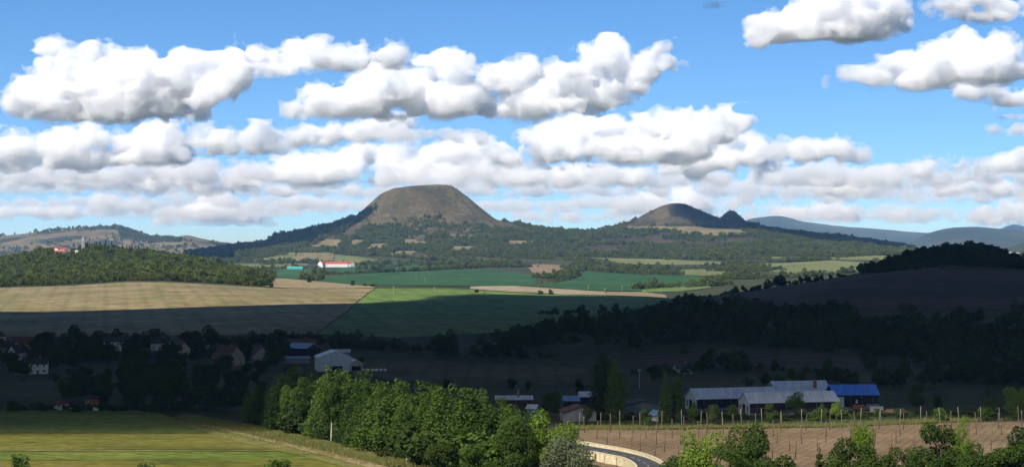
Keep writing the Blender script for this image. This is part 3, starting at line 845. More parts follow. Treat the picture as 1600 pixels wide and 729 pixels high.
# woodland belts and hedges on the plain
_belts = [
    ([(300, 412), (400, 404), (440, 398)], 4400, 6200, 9, 14), ([(360, 421), (420, 420), (500, 418)], 4000, 5400, 9, 6), ([(360, 410), (470, 410), (560, 414), (640, 414)], 4300, 5600, 10, 8),
    ([(490, 430), (560, 427), (640, 424), (690, 421)], 3400, 5200, 8, 5), ([(480, 439), (500, 436)], 3200, 4600, 7, 6),
    ([(590, 399), (640, 404), (700, 408), (760, 412)], 4700, 6000, 9, 12), ([(690, 421), (760, 417), (830, 417)], 3800, 5200, 7, 14), ([(735, 413), (800, 412), (820, 412)], 4300, 5600, 8, 16),
    ([(838, 433), (862, 436), (890, 427), (910, 420)], 3300, 5200, 7, 9), ([(862, 442), (880, 438), (900, 430)], 3300, 5000, 8, 8),
    ([(890, 420), (950, 424), (1000, 428), (1060, 430)], 3600, 5200, 6, 16), ([(900, 414), (960, 418), (1040, 421), (1130, 419)], 4000, 5400, 6, 14), ([(760, 402), (830, 404), (880, 406), (960, 414)], 4600, 6000, 8, 12),
    ([(820, 391), (900, 400), (960, 402), (1080, 405), (1200, 404)], 4900, 6300, 7, 22), ([(1130, 434), (1160, 436), (1200, 434)], 3400, 5000, 7, 20), ([(1130, 424), (1160, 420), (1200, 424)], 3600, 5400, 6, 24),
    ([(1000, 452), (1040, 450), (1060, 449)], 3100, 4600, 8, 6), ([(1080, 449), (1110, 447), (1140, 444)], 3100, 4600, 10, 6), ([(1130, 413), (1200, 410), (1260, 408), (1300, 405)], 4300, 5800, 7, 14),
    ([(1200, 436), (1260, 432), (1340, 426)], 3400, 4600, 12, 8), ([(1300, 403), (1350, 398), (1420, 398)], 4800, 6300, 8, 20), ([(1380, 412), (1420, 408)], 4200, 5600, 10, 16), ([(410, 414), (440, 413)], 4300, 5600, 6, 10),
    ([(640, 413), (700, 413), (740, 414)], 4300, 5600, 12, 6), ([(560, 422), (640, 416), (720, 413)], 4000, 5600, 22, 6)]
for _i, (_p, _a, _b, _s, _sp) in enumerate(_belts):
    _pp = along(_p, _a, _b, _s, _sp, 200 + _i)
    if _sp > 10: _pp = np.concatenate([_pp, along(_p, _a, _b, _s, _sp, 300 + _i)])
    _pp = np.concatenate([_pp, along(_p, _a, _b, _s * 0.8, _sp * 0.7, 600 + _i)])
    wood('hedgerow', _pp, FAR, 0.75, 1.35, 200 + _i)
# orchards in rows on the terraces
for _i, (_u0, _u1, _v0, _v1) in enumerate([(402, 462, 396, 407), (468, 520, 396, 406), (340, 390, 402, 409)]):
    _r = []
    for _v in np.linspace(_v0, _v1, 6):
        _r.append(along([(_u0, _v), (_u1, _v + 0.5)], 4400, 6300, 13, 2, 400 + _i))
    wood('orchard', np.concatenate(_r), DRY, 0.35, 0.6, 400 + _i)
# woods on the far left hill
wood('far_wood', scatter([(180, 354), (196, 354), (240, 368), (300, 378), (230, 380), (190, 372)], 8600, 9800, 260, 20), FAR, 1.0, 1.6, 20)
wood('far_wood', np.concatenate([scatter([(0, 372), (0, 356), (180, 350), (230, 360), (200, 364), (100, 362)], 9100, 9800, 700, 21, clump=(240, 0.0)),
                                 scatter([(-100, 400), (0, 372), (200, 366), (370, 380), (370, 398)], 8000, 9600, 1300, 22, clump=(220, 0.16))]), FAR, 1.0, 1.7, 21)
# belts in the shaded valley on the right
_vb = [([(835, 520), (900, 508), (960, 505), (1060, 500)], 1200, 1900, 4.5, 12), ([(1000, 512), (1100, 508), (1200, 507), (1400, 505), (1640, 505)], 1150, 1600, 3.0, 22),
       ([(960, 530), (1000, 535), (1100, 530), (1240, 530), (1340, 535)], 1050, 1500, 3.0, 18), ([(1240, 536), (1340, 533), (1450, 530), (1640, 530)], 1050, 1500, 3.0, 26),
       ([(1360, 556), (1480, 552), (1640, 550)], 1000, 1350, 3.2, 24), ([(1480, 580), (1560, 576), (1640, 574)], 880, 1250, 3.4, 22), ([(852, 492), (900, 489), (960, 490)], 1500, 2300, 6, 5),
       ([(960, 494), (1060, 490), (1200, 492)], 1350, 1700, 4, 8), ([(1040, 484), (1058, 492), (1030, 500)], 1400, 2100, 4, 14), ([(790, 545), (830, 540), (850, 530)], 1050, 1500, 4, 8),
       ([(690, 555), (760, 557), (830, 560)], 1050, 1500, 5, 5), ([(430, 536), (520, 540), (600, 545), (700, 552)], 1100, 1600, 4.5, 8), ([(20, 545), (200, 540), (400, 540)], 1100, 1600, 5, 20),
       ([(0, 556), (150, 560), (330, 563)], 1000, 1500, 5, 22), ([(1080, 577), (1200, 580), (1300, 583)], 900, 1300, 5, 6), ([(1180, 600), (1300, 602), (1480, 598), (1640, 596)], 820, 1200, 6, 6), ([(1000, 585), (1040, 590)], 850, 1250, 6, 8)]
for _i, (_p, _a, _b, _s, _sp) in enumerate(_vb):
    wood('valley_hedge', along(_p, _a, _b, _s * 0.6, _sp, 500 + _i), MID, 0.55, 1.05, 500 + _i)

wood('valley_wood', scatter([(1000, 545), (1010, 508), (1100, 494), (1300, 491), (1700, 490), (1700, 600), (1490, 600), (1482, 576), (1360, 557), (1240, 547), (1100, 536)], 860, 1480, 70, 31, clump=(70, 0.03)), MID, 0.5, 1.0, 31)
wood('valley_wood', scatter([(690, 560), (720, 545), (830, 528), (850, 512), (1000, 500), (1005, 520), (960, 528), (860, 520), (820, 552)], 1000, 1900, 70, 32, clump=(70, 0.04)), MID, 0.5, 1.0, 32)
# ------------------------------------------------------------------ trees one can tell apart
for _k in range(4):
    make_tree_data('pop%d' % _k, 'poplar', 24, 13, 8200, 0.56, 'leaf_poplar' if _k % 2 == 0 else 'leaf_oak', 'mid_bark', seed=_k, r0=0.42, limbs=8)
for _k in range(3):
    make_tree_data('gap%d' % _k, 'round', 24, 13, 5600, 0.6, 'leaf_poplar', 'pale_bark', seed=20 + _k, r0=0.45, z0=0.42, limbs=9)
    make_tree_data('lime%d' % _k, 'round', 18, 15, 6000, 0.54, 'leaf_lime', 'mid_bark', seed=30 + _k, z0=0.2, limbs=9)
    make_tree_data('round%d' % _k, 'round', 18, 14, 6500, 0.55, 'leaf_oak', seed=40 + _k, z0=0.12)
    make_tree_data('dark%d' % _k, 'round', 16, 13, 3800, 0.7, 'leaf_dark', seed=50 + _k, z0=0.12)
    make_tree_data('bush%d' % _k, 'round', 6, 7, 900, 0.6, 'leaf_poplar', seed=60 + _k, z0=0.0, limbs=3)
    make_tree_data('dbush%d' % _k, 'round', 6, 7, 900, 0.62, 'leaf_dark', seed=70 + _k, z0=0.0, limbs=3)
make_tree_data('willow', 'round', 15, 17, 7500, 0.5, 'leaf_grey', seed=80, z0=0.05)
make_tree_data('col0', 'column', 20, 4.6, 2600, 0.62, 'leaf_poplar', seed=81, limbs=2)
make_tree_data('col1', 'column', 20, 3.6, 2200, 0.6, 'leaf_poplar', seed=82, limbs=2)
make_tree_data('tall0', 'column', 28, 11, 5200, 0.8, 'leaf_dark', seed=83, limbs=4)
make_tree_data('tall1', 'column', 26, 8, 3800, 0.8, 'leaf_poplar', seed=84, limbs=4)
make_tree_data('cone', 'conifer', 9, 7, 1800, 0.6, 'leaf_dark', seed=85, limbs=0)
make_tree_data('lime_bush', 'round', 5, 6, 900, 0.55, 'leaf_lime', seed=86, z0=0.0, limbs=3)

def tree_uv(key, name, label, u, v_top, y, sc=None, wscale=1.0, group=None, cat='tree', rz=None):
    """tree standing in column u at depth y, tall enough for its top to reach row v_top"""
    x = ux(u, y)
    zb = hz(x, y)
    vb = row_of(x, y, zb)
    h = (vb - v_top) * y / F
    s = h / TREES[key][2]
    e = tree(key, name, label, x, y, s * wscale, rz, group, sz=s, cat=cat, z=zb)
    return e
_ORD = ['first', 'second', 'third', 'fourth', 'fifth', 'sixth', 'seventh', 'eighth', 'ninth', 'tenth', 'eleventh', 'twelfth', 'thirteenth', 'fourteenth', 'fifteenth', 'sixteenth', 'seventeenth', 'eighteenth', 'nineteenth', 'twentieth',
        'twenty-first', 'twenty-second', 'twenty-third', 'twenty-fourth', 'twenty-fifth', 'twenty-sixth', 'twenty-seventh', 'twenty-eighth']
_TOP = np.array([(380, 602), (410, 596), (440, 585), (480, 577), (520, 575), (560, 578), (600, 586), (640, 595), (680, 601), (720, 604), (750, 609), (790, 622), (830, 642), (880, 656)], float)
_ROW = np.array([(395, 722), (450, 692), (500, 668), (550, 643), (600, 618), (650, 592), (700, 577), (760, 566), (830, 560)], float)
_pr = random.Random(4)
_us = np.linspace(396, 824, 24)
for _i, _u in enumerate(_us):
    _u = _u + _pr.uniform(-6, 6)
    _y = np.interp(_u, _ROW[:, 0], _ROW[:, 1]) + _pr.uniform(2, 14)
    _t = np.interp(_u, _TOP[:, 0], _TOP[:, 1]) + _pr.uniform(-4, 20)
    tree_uv('pop%d' % (_i % 4), 'poplar_tree', 'sunlit green poplar, %s from the left in the front of the long tree row' % _ORD[_i], _u, _t, _y, wscale=_pr.uniform(1.15, 1.5), group='poplars of the sunlit row')
for _i, _u in enumerate(np.linspace(412, 806, 22)):
    _u = _u + _pr.uniform(-7, 7)
    _y = np.interp(_u, _ROW[:, 0], _ROW[:, 1]) + _pr.uniform(24, 40)
    _t = np.interp(_u, _TOP[:, 0], _TOP[:, 1]) + _pr.uniform(-5, 10)
    tree_uv('pop%d' % ((_i + 2) % 4), 'poplar_tree', 'poplar showing only its sunlit top, %s from the left behind the front tree row' % _ORD[_i], _u, _t, _y, wscale=_pr.uniform(1.15, 1.5), group='poplars behind the sunlit row')
# three with bare pale trunks at the edge of the meadow
for _i, (_u, _d, _t, _l) in enumerate([(452, -5, 600, 'half bare poplar with a bent pale limb at the left end of the row'), (518, -6, 590, 'poplar with a forked white trunk showing at the meadow edge'),
                                       (636, -9, 622, 'poplar with a white trunk standing at the near end of the meadow')]):
    tree_uv('gap%d' % _i, 'poplar_tree', _l, _u, _t, np.interp(_u, _ROW[:, 0], _ROW[:, 1]) + _d, wscale=0.8, group='pale-trunked poplars')
# bushes at the foot of the row
for _i, _u in enumerate(np.linspace(425, 800, 15)):
    _u = _u + _pr.uniform(-8, 8)
    _y = np.interp(_u, _ROW[:, 0], _ROW[:, 1]) - _pr.uniform(3, 9)
    if abs(_u - 518) < 10 or abs(_u - 636) < 8: continue
    _k = _pr.choice(['bush0', 'bush1', 'dbush0', 'dbush1', 'dbush2', 'lime_bush' if _u < 560 else 'bush2'])
    _e = tree_uv(_k, 'bush', 'rounded bush at the foot of the tree row, %s from the left' % _ORD[_i], _u, row_of(0, _y, 0) - _pr.uniform(24, 52) * (1.35 if _u > 600 else 0.8), _y, wscale=1.15, group='bushes under the tree row', cat='bush')
# right end of the row and the near trees along the lower edge
for _k, _nm, _lb, _u, _t, _y, _ws in [
    ('lime0', 'broadleaf_tree', 'bright green spreading tree between the poplar row and the hop yard', 862, 640, 556, 1.02),
    ('round1', 'broadleaf_tree', 'green tree with yellowing patches just left of the bright spreading tree', 806, 640, 548, 0.8),
    ('willow', 'willow_tree', 'silvery grey willow beside the curving road wall', 890, 683, 512, 0.95),
    ('round0', 'broadleaf_tree', 'dark green tree at the lower edge under the poplar row', 745, 690, 520, 1.0),
    ('dark1', 'broadleaf_tree', 'dark tree at the lower edge left of the silvery willow', 800, 700, 510, 1.0),
    ('dark0', 'broadleaf_tree', 'darkest rounded tree at the lower edge beside the white trunk', 690, 684, 548, 0.95),
    ('lime1', 'broadleaf_tree', 'thin yellow-green tree with pale limbs in front of the hop yard', 1095, 668, 498, 0.82),
    ('round2', 'broadleaf_tree', 'dense dark green tree with round crown in front of the hop yard', 1180, 655, 505, 0.9),
    ('cone', 'conifer_tree', 'small pointed dark tree at the lower edge right of the round tree', 1280, 699, 490, 0.72),
    ('lime2', 'broadleaf_tree', 'yellow-green tree top standing within the hop yard view', 1346, 660, 536, 0.62),
    ('dark2', 'broadleaf_tree', 'grey-green spreading tree at the lower edge under the yellow-green top', 1335, 684, 492, 0.9),
    ('round1', 'broadleaf_tree', 'grey-green bushy tree at the lower edge right of the spreading one', 1398, 690, 488, 0.72),
    ('round0', 'broadleaf_tree', 'tall dark oak-like tree in front of the hop yard on the right', 1470, 654, 508, 0.78),
    ('lime0', 'broadleaf_tree', 'yellow-green tree top peeping out right of the tall dark tree', 1500, 648, 530, 0.42),
    ('dark0', 'broadleaf_tree', 'low dark tree mass at the lower right edge', 1556, 694, 486, 1.0),
    ('dark1', 'broadleaf_tree', 'dark tree cut by the right edge at the bottom', 1606, 650, 505, 0.72),
    ('round2', 'broadleaf_tree', 'dark tree at the lower right corner behind the low mass', 1640, 668, 498, 0.9),
    ('bush0', 'bush', 'pale green bush at the lower left edge of the strip field', 32, 708, 560, 1.0),
    ('bush1', 'bush', 'small green bush standing in the strip field by the track', 438, 715, 552, 1.6),
    ('bush2', 'bush', 'small bush just showing at the lower edge of the strip field', 232, 722, 556, 1.8),
    ('col0', 'lombardy_poplar', 'slender columnar poplar, the wider of the pair left of the barns', 1040, 577, 726, 1.05),
    ('col1', 'lombardy_poplar', 'slender columnar poplar, the narrower of the pair left of the barns', 1058, 579, 728, 1.0),
    ('tall0', 'broadleaf_tree', 'tallest dark tree above the dark sheds', 942, 545, 742, 1.0),
    ('tall1', 'broadleaf_tree', 'tall dark tree leaning on the right of the tallest one', 962, 556, 735, 1.0),
    ('round1', 'broadleaf_tree', 'broad tree before the front tin barn', 1246, 608, 742, 1.15),
    ('round0', 'broadleaf_tree', 'lone airy tree on the right beyond the hop yard', 1430, 597, 776, 0.8),
    ('cone', 'conifer_tree', 'pointed dark tree beyond the hop yard on the right', 1543, 604, 765, 0.6),
    ('dark2', 'broadleaf_tree', 'wide low dark tree beneath the pointed one beyond the hop yard', 1548, 620, 745, 1.5),
    ('lime1', 'broadleaf_tree', 'round bright tree at the right edge beyond the hop yard', 1590, 602, 752, 1.1),
    ('dark1', 'broadleaf_tree', 'small dark tree beside the lone airy tree', 1464, 614, 790, 1.0),
    ('round2', 'broadleaf_tree', 'dark tree before the brown gabled shed on its left', 858, 606, 745, 0.9),
    ('dark0', 'broadleaf_tree', 'dark small tree right of the brown gabled shed', 918, 634, 715, 0.8),
    ('round0', 'broadleaf_tree', 'small tree before the little white shed', 1010, 636, 712, 0.9),
    ('round1', 'broadleaf_tree', 'young tree before the left tin barn, near its gable', 1083, 626, 716, 0.7),
    ('round2', 'broadleaf_tree', 'young tree before the left tin barn, at its middle', 1115, 628, 716, 0.8),
    ('lime2', 'broadleaf_tree', 'young light tree before the left tin barn, at its right', 1143, 630, 735, 0.8),
    ('round0', 'broadleaf_tree', 'young tree beside the gable of the front tin barn', 1204, 628, 722, 0.8),
    ('round1', 'broadleaf_tree', 'young tree between the front barn and the blue roof', 1284, 628, 728, 0.7),
    ('lime0', 'broadleaf_tree', 'light young tree left of the blue-roofed hall', 1306, 624, 738, 0.7),
    ('dark0', 'broadleaf_tree', 'dark round tree in the shaded field left of the long shed', 800, 588, 905, 1.0),
    ('dark1', 'broadleaf_tree', 'dark tree right of the round one in the shaded field', 825, 592, 900, 0.7),
    ('dark2', 'broadleaf_tree', 'dark tree left of the blue tin roofs', 905, 590, 860, 0.9),
    ('dark1', 'broadleaf_tree', 'dark round tree below the shaded domed field', 700, 588, 900, 1.0),
    ('dark0', 'broadleaf_tree', 'dark round tree above the white silage heap', 560, 555, 1080, 1.1),
    ('dark2', 'broadleaf_tree', 'dark tree right of the white farm hall', 590, 532, 1300, 1.2),
    ('dark1', 'broadleaf_tree', 'dark tree standing behind the white farm hall', 525, 533, 1250, 1.3),
    ('dark0', 'broadleaf_tree', 'largest dark round crown above the village roofs', 298, 512, 1270, 1.3),
    ('dark1', 'broadleaf_tree', 'dark crown above the white two-storey house', 215, 517, 1270, 1.1),
    ('dark2', 'broadleaf_tree', 'dark crown above the village left of the two-storey house', 160, 515, 1290, 1.2),
    ('dark0', 'broadleaf_tree', 'dark crown above the left end of the village', 72, 514, 1290, 1.3),
    ('dark1', 'broadleaf_tree', 'dark crown above the big beige gable', 385, 524, 1240, 1.2),
    ('dark2', 'broadleaf_tree', 'dark tree at the head of the dark hedge in the valley', 705, 520, 1290, 1.1),
    ('dark0', 'broadleaf_tree', 'largest dark tree clump beside the shaded domed field', 808, 514, 1230, 1.5)]:
    tree_uv(_k, _nm, _lb, _u, _t, _y, wscale=_ws, cat='bush' if _nm == 'bush' else 'tree')
# more crowns along the lower right edge
for _i, (_k, _u, _t, _y, _ws, _lb) in enumerate([
    ('round2', 1050, 706, 500, 0.9, 'low green tree at the lower edge just right of the road bend'), ('round0', 1135, 690, 492, 0.9, 'green tree filling the gap under the thin yellow-green tree'), ('dark2', 1218, 708, 486, 1.0, 'dark bushy crown right below the round tree'),
    ('round1', 1300, 708, 484, 1.1, 'grey-green crown low at the edge right of the pointed tree'), ('dark1', 1370, 700, 482, 1.0, 'dark crown low at the edge between the two grey-green trees'), ('round2', 1435, 690, 486, 0.9, 'green crown low at the edge left of the tall dark tree'),
    ('round1', 1520, 684, 494, 0.9, 'green crown low at the edge right of the tall dark tree'), ('round0', 1590, 690, 484, 1.0, 'green crown filling the lower right corner')]):
    tree_uv(_k, 'broadleaf_tree', _lb, _u, _t, _y, wscale=_ws)
# dark trees between the village houses
for _i in range(58):
    _u = _pr.uniform(-60, 480); _y = _pr.choice([1030, 1060, 1090, 1130, 1180, 1230, 1280]) + _pr.uniform(-12, 12)
    _vb = row_of(0, _y, hz(ux(_u, _y), _y))
    tree_uv('dark%d' % (_i % 3), 'broadleaf_tree', 'dark tree standing between the houses of the shaded village', _u, _vb - _pr.uniform(16, 30) * 1150 / _y, _y, wscale=_pr.uniform(1.0, 1.5), group='trees between the village houses')
# dark wood on the left, in shade, between village and strip fields
_wt = np.array([(-120, 590), (0, 596), (60, 588), (110, 572), (170, 566), (230, 560), (300, 562), (360, 572), (420, 580)], float)
_n = 0
for _rw, (_ya, _yb, _dv) in enumerate([(960, 1010, 0), (890, 930, 6), (830, 870, 16), (775, 805, 30)]):
    for _u in np.arange(-100 if _rw < 3 else 150, 425 - 10 * _rw, 24):
        if _rw < 3 and _u < 95 and _rw > 0: continue
        _uu = _u + _pr.uniform(-8, 8); _y = _pr.uniform(_ya, _yb)
        _t = np.interp(_uu, _wt[:, 0], _wt[:, 1]) + _dv + _pr.uniform(-4, 10)
        tree_uv('dark%d' % _pr.randrange(3), 'broadleaf_tree', 'dark tree in the shaded wood between the village and the strip fields', _uu, _t, _y, wscale=_pr.uniform(0.95, 1.3), group='trees of the shaded wood on the left')
        _n += 1
for _i in range(16):
    _u = 20 + _i * 17 + _pr.uniform(-6, 6)
    tree_uv('dbush%d' % (_i % 3), 'bush', 'low dark bush along the shaded upper edge of the strip fields, %s from the left' % _ORD[_i], _u, 634 - _pr.uniform(0, 10), 778 + _pr.uniform(-6, 6), wscale=1.3, group='bushes along the upper field edge', cat='bush')
for _i in range(26):
    _u = 960 + _i * 26 + _pr.uniform(-9, 9)
    tree_uv('dbush%d' % (_i % 3) if _i % 2 else 'bush%d' % (_i % 3), 'bush', 'scrubby bush in the hedge behind the hop yard, %s from the left' % _ORD[_i], _u, 650 - _pr.uniform(4, 12) - (_u - 960) * 0.008, 738 + _pr.uniform(-8, 14), wscale=1.25, group='bushes behind the hop yard', cat='bush')
# lone bushes on the plain
for _u, _v, _s, _l in [(415, 447, 1.6, 'dark bush at the end of the left wood'), (424, 449, 1.1, 'low bush by the pale lane end'), (484, 441, 2.0, 'dark tree at the left corner of the green field'), (552, 446, 1.3, 'round bush on the border of the tan and green fields'),
                       (570, 447, 0.8, 'small bush right of the round one on the field border'), (583, 448, 0.9, 'small bush at the corner of the bright green field'), (844, 460, 1.1, 'low bush beside the sandy strip'), (861, 460, 1.2, 'round dark bush right of the low one on the sandy strip'), (745, 457, 0.9, 'wide bush below the sandy streak')]:
    _x, _y = ground_at(_u, _v, 2400, 3600)
    tree('dbush%d' % (int(_u) % 3), 'bush', _l, _x, _y, _s, cat='bush')
# ------------------------------------------------------------------ buildings
def metal_mat(name, col, rough=0.38, seam=1.1):
    m, nt, b = new_mat(name)
    tc = nt.nodes.new('ShaderNodeTexCoord')
    mpx = nt.nodes.new('ShaderNodeMapping'); mpx.inputs['Scale'].default_value = (1.6, 0.25, 0.25)
    nt.links.new(tc.outputs['Object'], mpx.inputs[0])
    f = noise_out(nt, mpx.outputs[0], 0.7, 7, 0.7)
    lo = tuple(c * 0.66 for c in col); hi = tuple(min(1, c * 1.1) for c in col)
    nt.links.new(ramp(nt, f, [(0.35, lo), (0.62, hi)]), b.inputs['Base Color'])
    b.inputs['Roughness'].default_value = rough
    b.inputs['Specular IOR Level'].default_value = 0.5
    wv = N(nt, 'ShaderNodeTexWave', Scale=0.314 / seam * 3.0, Distortion=0.0); wv.bands_direction = 'X'
    nt.links.new(tc.outputs['Object'], wv.inputs['Vector'])
    bp = nt.nodes.new('ShaderNodeBump'); bp.inputs['Strength'].default_value = 0.35; bp.inputs['Distance'].default_value = 0.08
    nt.links.new(wv.outputs['Fac'], bp.inputs['Height']); nt.links.new(bp.outputs[0], b.inputs['Normal'])
    return m
M['white'] = plain('white_render', (0.66, 0.65, 0.62), var=0.12)
M['cream'] = plain('cream_render', (0.46, 0.41, 0.31), var=0.14)
M['beige'] = plain('beige_render', (0.33, 0.28, 0.2), var=0.18)
M['greywall'] = plain('grey_boards', (0.24, 0.25, 0.26), var=0.2, scale=1.2)
M['darkwall'] = plain('dark_boards', (0.035, 0.034, 0.036), var=0.3, scale=1.2)
M['redroof'] = plain('red_tiles', (0.36, 0.085, 0.05), var=0.2, scale=0.9)
M['brownroof'] = plain('brown_tiles', (0.13, 0.07, 0.055), var=0.25, scale=0.9)
M['darkroof'] = plain('dark_tiles', (0.06, 0.055, 0.06), var=0.25, scale=0.9)
M['tin'] = metal_mat('grey_blue_sheet_roof', (0.58, 0.64, 0.72))
M['tin2'] = metal_mat('pale_sheet_roof', (0.62, 0.64, 0.66))
M['tinblue'] = metal_mat('blue_sheet_roof', (0.05, 0.2, 0.68), 0.4)
M['skyblue'] = metal_mat('light_blue_sheet_roof', (0.22, 0.36, 0.6), 0.45)
M['glass'] = plain('dark_pane', (0.03, 0.035, 0.04), rough=0.15, var=0.1)
M['dark'] = plain('dark_opening', (0.02, 0.02, 0.02), var=0.1)
M['brick'] = plain('orange_brick', (0.4, 0.14, 0.07), var=0.2)
M['teal'] = plain('teal_sheeting', (0.08, 0.34, 0.32), var=0.15)
M['wood'] = plain('weathered_wood', (0.13, 0.10, 0.075), var=0.3)
M['palewood'] = plain('pale_pole', (0.30, 0.28, 0.24), var=0.2)
M['steel'] = plain('galvanised_steel', (0.42, 0.43, 0.44), rough=0.5, var=0.15)

def house(name, label, x, y, rz, L, W, h, rise, wall='white', roof='redroof', win=True, door=True, chimney=0, over=0.5, group=None, cat='house', gwin=True, z=None, sheets=0, storeys=1, sink=1.2):
    """gabled building: ridge along its own x axis, gables at both x ends"""
    e = empty(name, (x, y, (hz(x, y) if z is None else z)), math.radians(rz))
    tag(e, label, cat, group)
    a, b = L / 2, W / 2
    w = MB()
    w.poly([(-a, -b, -sink), (a, -b, -sink), (a, -b, h), (-a, -b, h)]); w.poly([(a, b, -sink), (-a, b, -sink), (-a, b, h), (a, b, h)])
    for s in (-1, 1):
        w.poly([(s * a, -b, -sink), (s * a, b, -sink), (s * a, b, h), (s * a, 0, h + rise), (s * a, -b, h)])
    w.build('wall', M[wall], e)
    r = MB()
    k = rise / b
    for s in (-1, 1):
        r.slab([(-a - over, s * (b + over), h - over * k + 0.12), (a + over, s * (b + over), h - over * k + 0.12), (a + over, 0, h + rise + 0.12), (-a - over, 0, h + rise + 0.12)], (0, 0, 0.18))
    ro = r.build('roof', M[roof], e)
    if sheets:
        for s in (-1, 1):
            for i in range(sheets):
                x0 = -a - over + (L + 2 * over) * i / sheets + 0.05; x1 = -a - over + (L + 2 * over) * (i + 1) / sheets - 0.05
                dz = 0.32 + random.uniform(0, 0.05)
                MB().slab([(x0, s * (b + over - 0.03), h - over * k + dz), (x1, s * (b + over - 0.03), h - over * k + dz), (x1, s * 0.1, h + rise + dz - 0.06), (x0, s * 0.1, h + rise + dz - 0.06)], (0, 0, 0.06)).build('sheet', M[roof], ro)
    if chimney:
        c = MB().box(a * 0.3, a * 0.3 + chimney, -0.4, 0.4 + chimney * 0.3, h + rise * 0.6, h + rise + 1.3)
        c.build('chimney', M['brick'], ro)
    def window(px, py, pz, ww, hh, nx, ny):
        f = MB()
        if ny: f.box(px - ww / 2, px + ww / 2, min(py, py + ny * 0.06), max(py, py + ny * 0.06), pz, pz + hh)
        else: f.box(min(px, px + nx * 0.06), max(px, px + nx * 0.06), py - ww / 2, py + ww / 2, pz, pz + hh)
        fo = f.build('window', M['white'], e)
        g = MB(); q = 0.12
        if ny: g.box(px - ww / 2 + q, px + ww / 2 - q, min(py + ny * .05, py + ny * 0.09), max(py + ny * .05, py + ny * 0.09), pz + q, pz + hh - q)
        else: g.box(min(px + nx * .05, px + nx * 0.09), max(px + nx * .05, px + nx * 0.09), py - ww / 2 + q, py + ww / 2 - q, pz + q, pz + hh - q)
        g.build('pane', M['glass'], fo)
    if win:
        n = max(2, int(L / 3.2))
        for st in range(storeys):
            zz = 1.0 + st * 2.8
            if zz + 1.4 > h: continue
            for i in range(n):
                px = -a + L * (i + 0.5) / n
                if door and st == 0 and i == n // 2:
                    MB().box(px - 0.55, px + 0.55, -b - 0.08, -b, 0, 2.1).build('door', M['wood'], e)
                    continue
                window(px, -b, zz, 1.15, 1.4, 0, -1)
        if gwin:
            for s in (-1, 1):
                for py in ([-W * 0.22, W * 0.22] if W > 6 else [0]):
                    window(s * a, py, 1.0, 1.1, 1.4, s, 0)
                if rise > 2.4: window(s * a, 0, h + 0.2, 1.0, 1.2, s, 0)
    return e
def house_uv(name, label, u, v, y0, y1, rz, *a, **k):
    x, y = ground_at(u, v, y0, y1)
    return house(name, label, x, y, rz, *a, **k)

# ---- village in the shade on the left
_V = (950, 1700)
for (u, v, rz, L, W, h, rise, wl, rf, st, lb) in [
    (12, 552, -25, 14, 8, 4.5, 3.6, 'cream', 'darkroof', 1, 'cream house with dark roof at the left edge of the village'),
    (27, 561, 60, 9, 7, 4.5, 4.0, 'white', 'darkroof', 1, 'house with pale blue-white gable right of the cream house'),
    (20, 574, 80, 7, 5.5, 3, 2.4, 'cream', 'brownroof', 1, 'small cream gable below the left village houses'),
    (56, 583, 8, 13, 8, 5.5, 3.2, 'white', 'darkroof', 2, 'white house front broken up by dark trees'),
    (36, 585, 20, 8, 5, 2.6, 1.8, 'beige', 'brownroof', 1, 'low brown shed left of the white house front'),
    (45, 545, 10, 18, 8, 4.0, 3.4, 'beige', 'brownroof', 1, 'long house with dim brown roof in the village'),
    (186, 547, 6, 19, 9, 6.0, 3.2, 'white', 'darkroof', 2, 'white two-storey house with dark roof in the village'),
    (216, 545, 6, 13, 8, 5.4, 3.4, 'cream', 'brownroof', 1, 'brown-roofed house joined right of the white two-storey house'),
    (251, 546, 4, 12, 8, 4.6, 3.4, 'white', 'darkroof', 1, 'white cottage with dark blue roof in the village'),
    (284, 554, -62, 11, 8, 4.2, 4.0, 'cream', 'brownroof', 1, 'cream gabled house in the middle of the village'),
    (316, 549, -50, 9, 6.5, 4.2, 3.4, 'greywall', 'darkroof', 1, 'narrow grey house with white gable trim'),
    (357, 570, -42, 16, 12, 5.0, 6.2, 'beige', 'brownroof', 1, 'big barn-like house with beige gable and red-brown roof'),
    (406, 566, -70, 13, 10, 5.0, 4.4, 'cream', 'brownroof', 1, 'house with pale broad gable left of the white farm hall'),
    (470, 546, 4, 20, 9, 4.2, 3.0, 'beige', 'brownroof', 1, 'long brown-roofed house behind the blue-roofed barn'),
    (105, 547, 12, 14, 8, 4.0, 3.2, 'beige', 'brownroof', 1, 'dim brown house between the trees left of the two-storey house')]:
    house_uv('village_house', lb, u, v, *_V, rz, L, W, h, rise, wl, rf, storeys=st, chimney=0.8, group='houses of the shaded village')
# church tower top at the left edge
_x, _y = ground_at(3, 545, *_V)
_e = empty('church_tower', (_x, _y, hz(_x, _y))); tag(_e, 'pale square tower with dark cap at the left edge of the village', 'tower')
MB().box(-2.6, 2.6, -2.6, 2.6, -1, 8.6).build('wall', M['cream'], _e)
_r = MB(); _r.poly([(-3, -3, 8.6), (3, -3, 8.6), (0, 0, 12.5)]); _r.poly([(3, -3, 8.6), (3, 3, 8.6), (0, 0, 12.5)]); _r.poly([(3, 3, 8.6), (-3, 3, 8.6), (0, 0, 12.5)]); _r.poly([(-3, 3, 8.6), (-3, -3, 8.6), (0, 0, 12.5)]); _r.poly([(-3, -3, 8.6), (-3, 3, 8.6), (3, 3, 8.6), (3, -3, 8.6)])
_r.build('roof', M['darkroof'], _e)
for _q in (-1.1, 1.1): MB().box(_q - 0.45, _q + 0.45, -2.68, -2.6, 5.4, 7.2).build('window', M['glass'], _e)
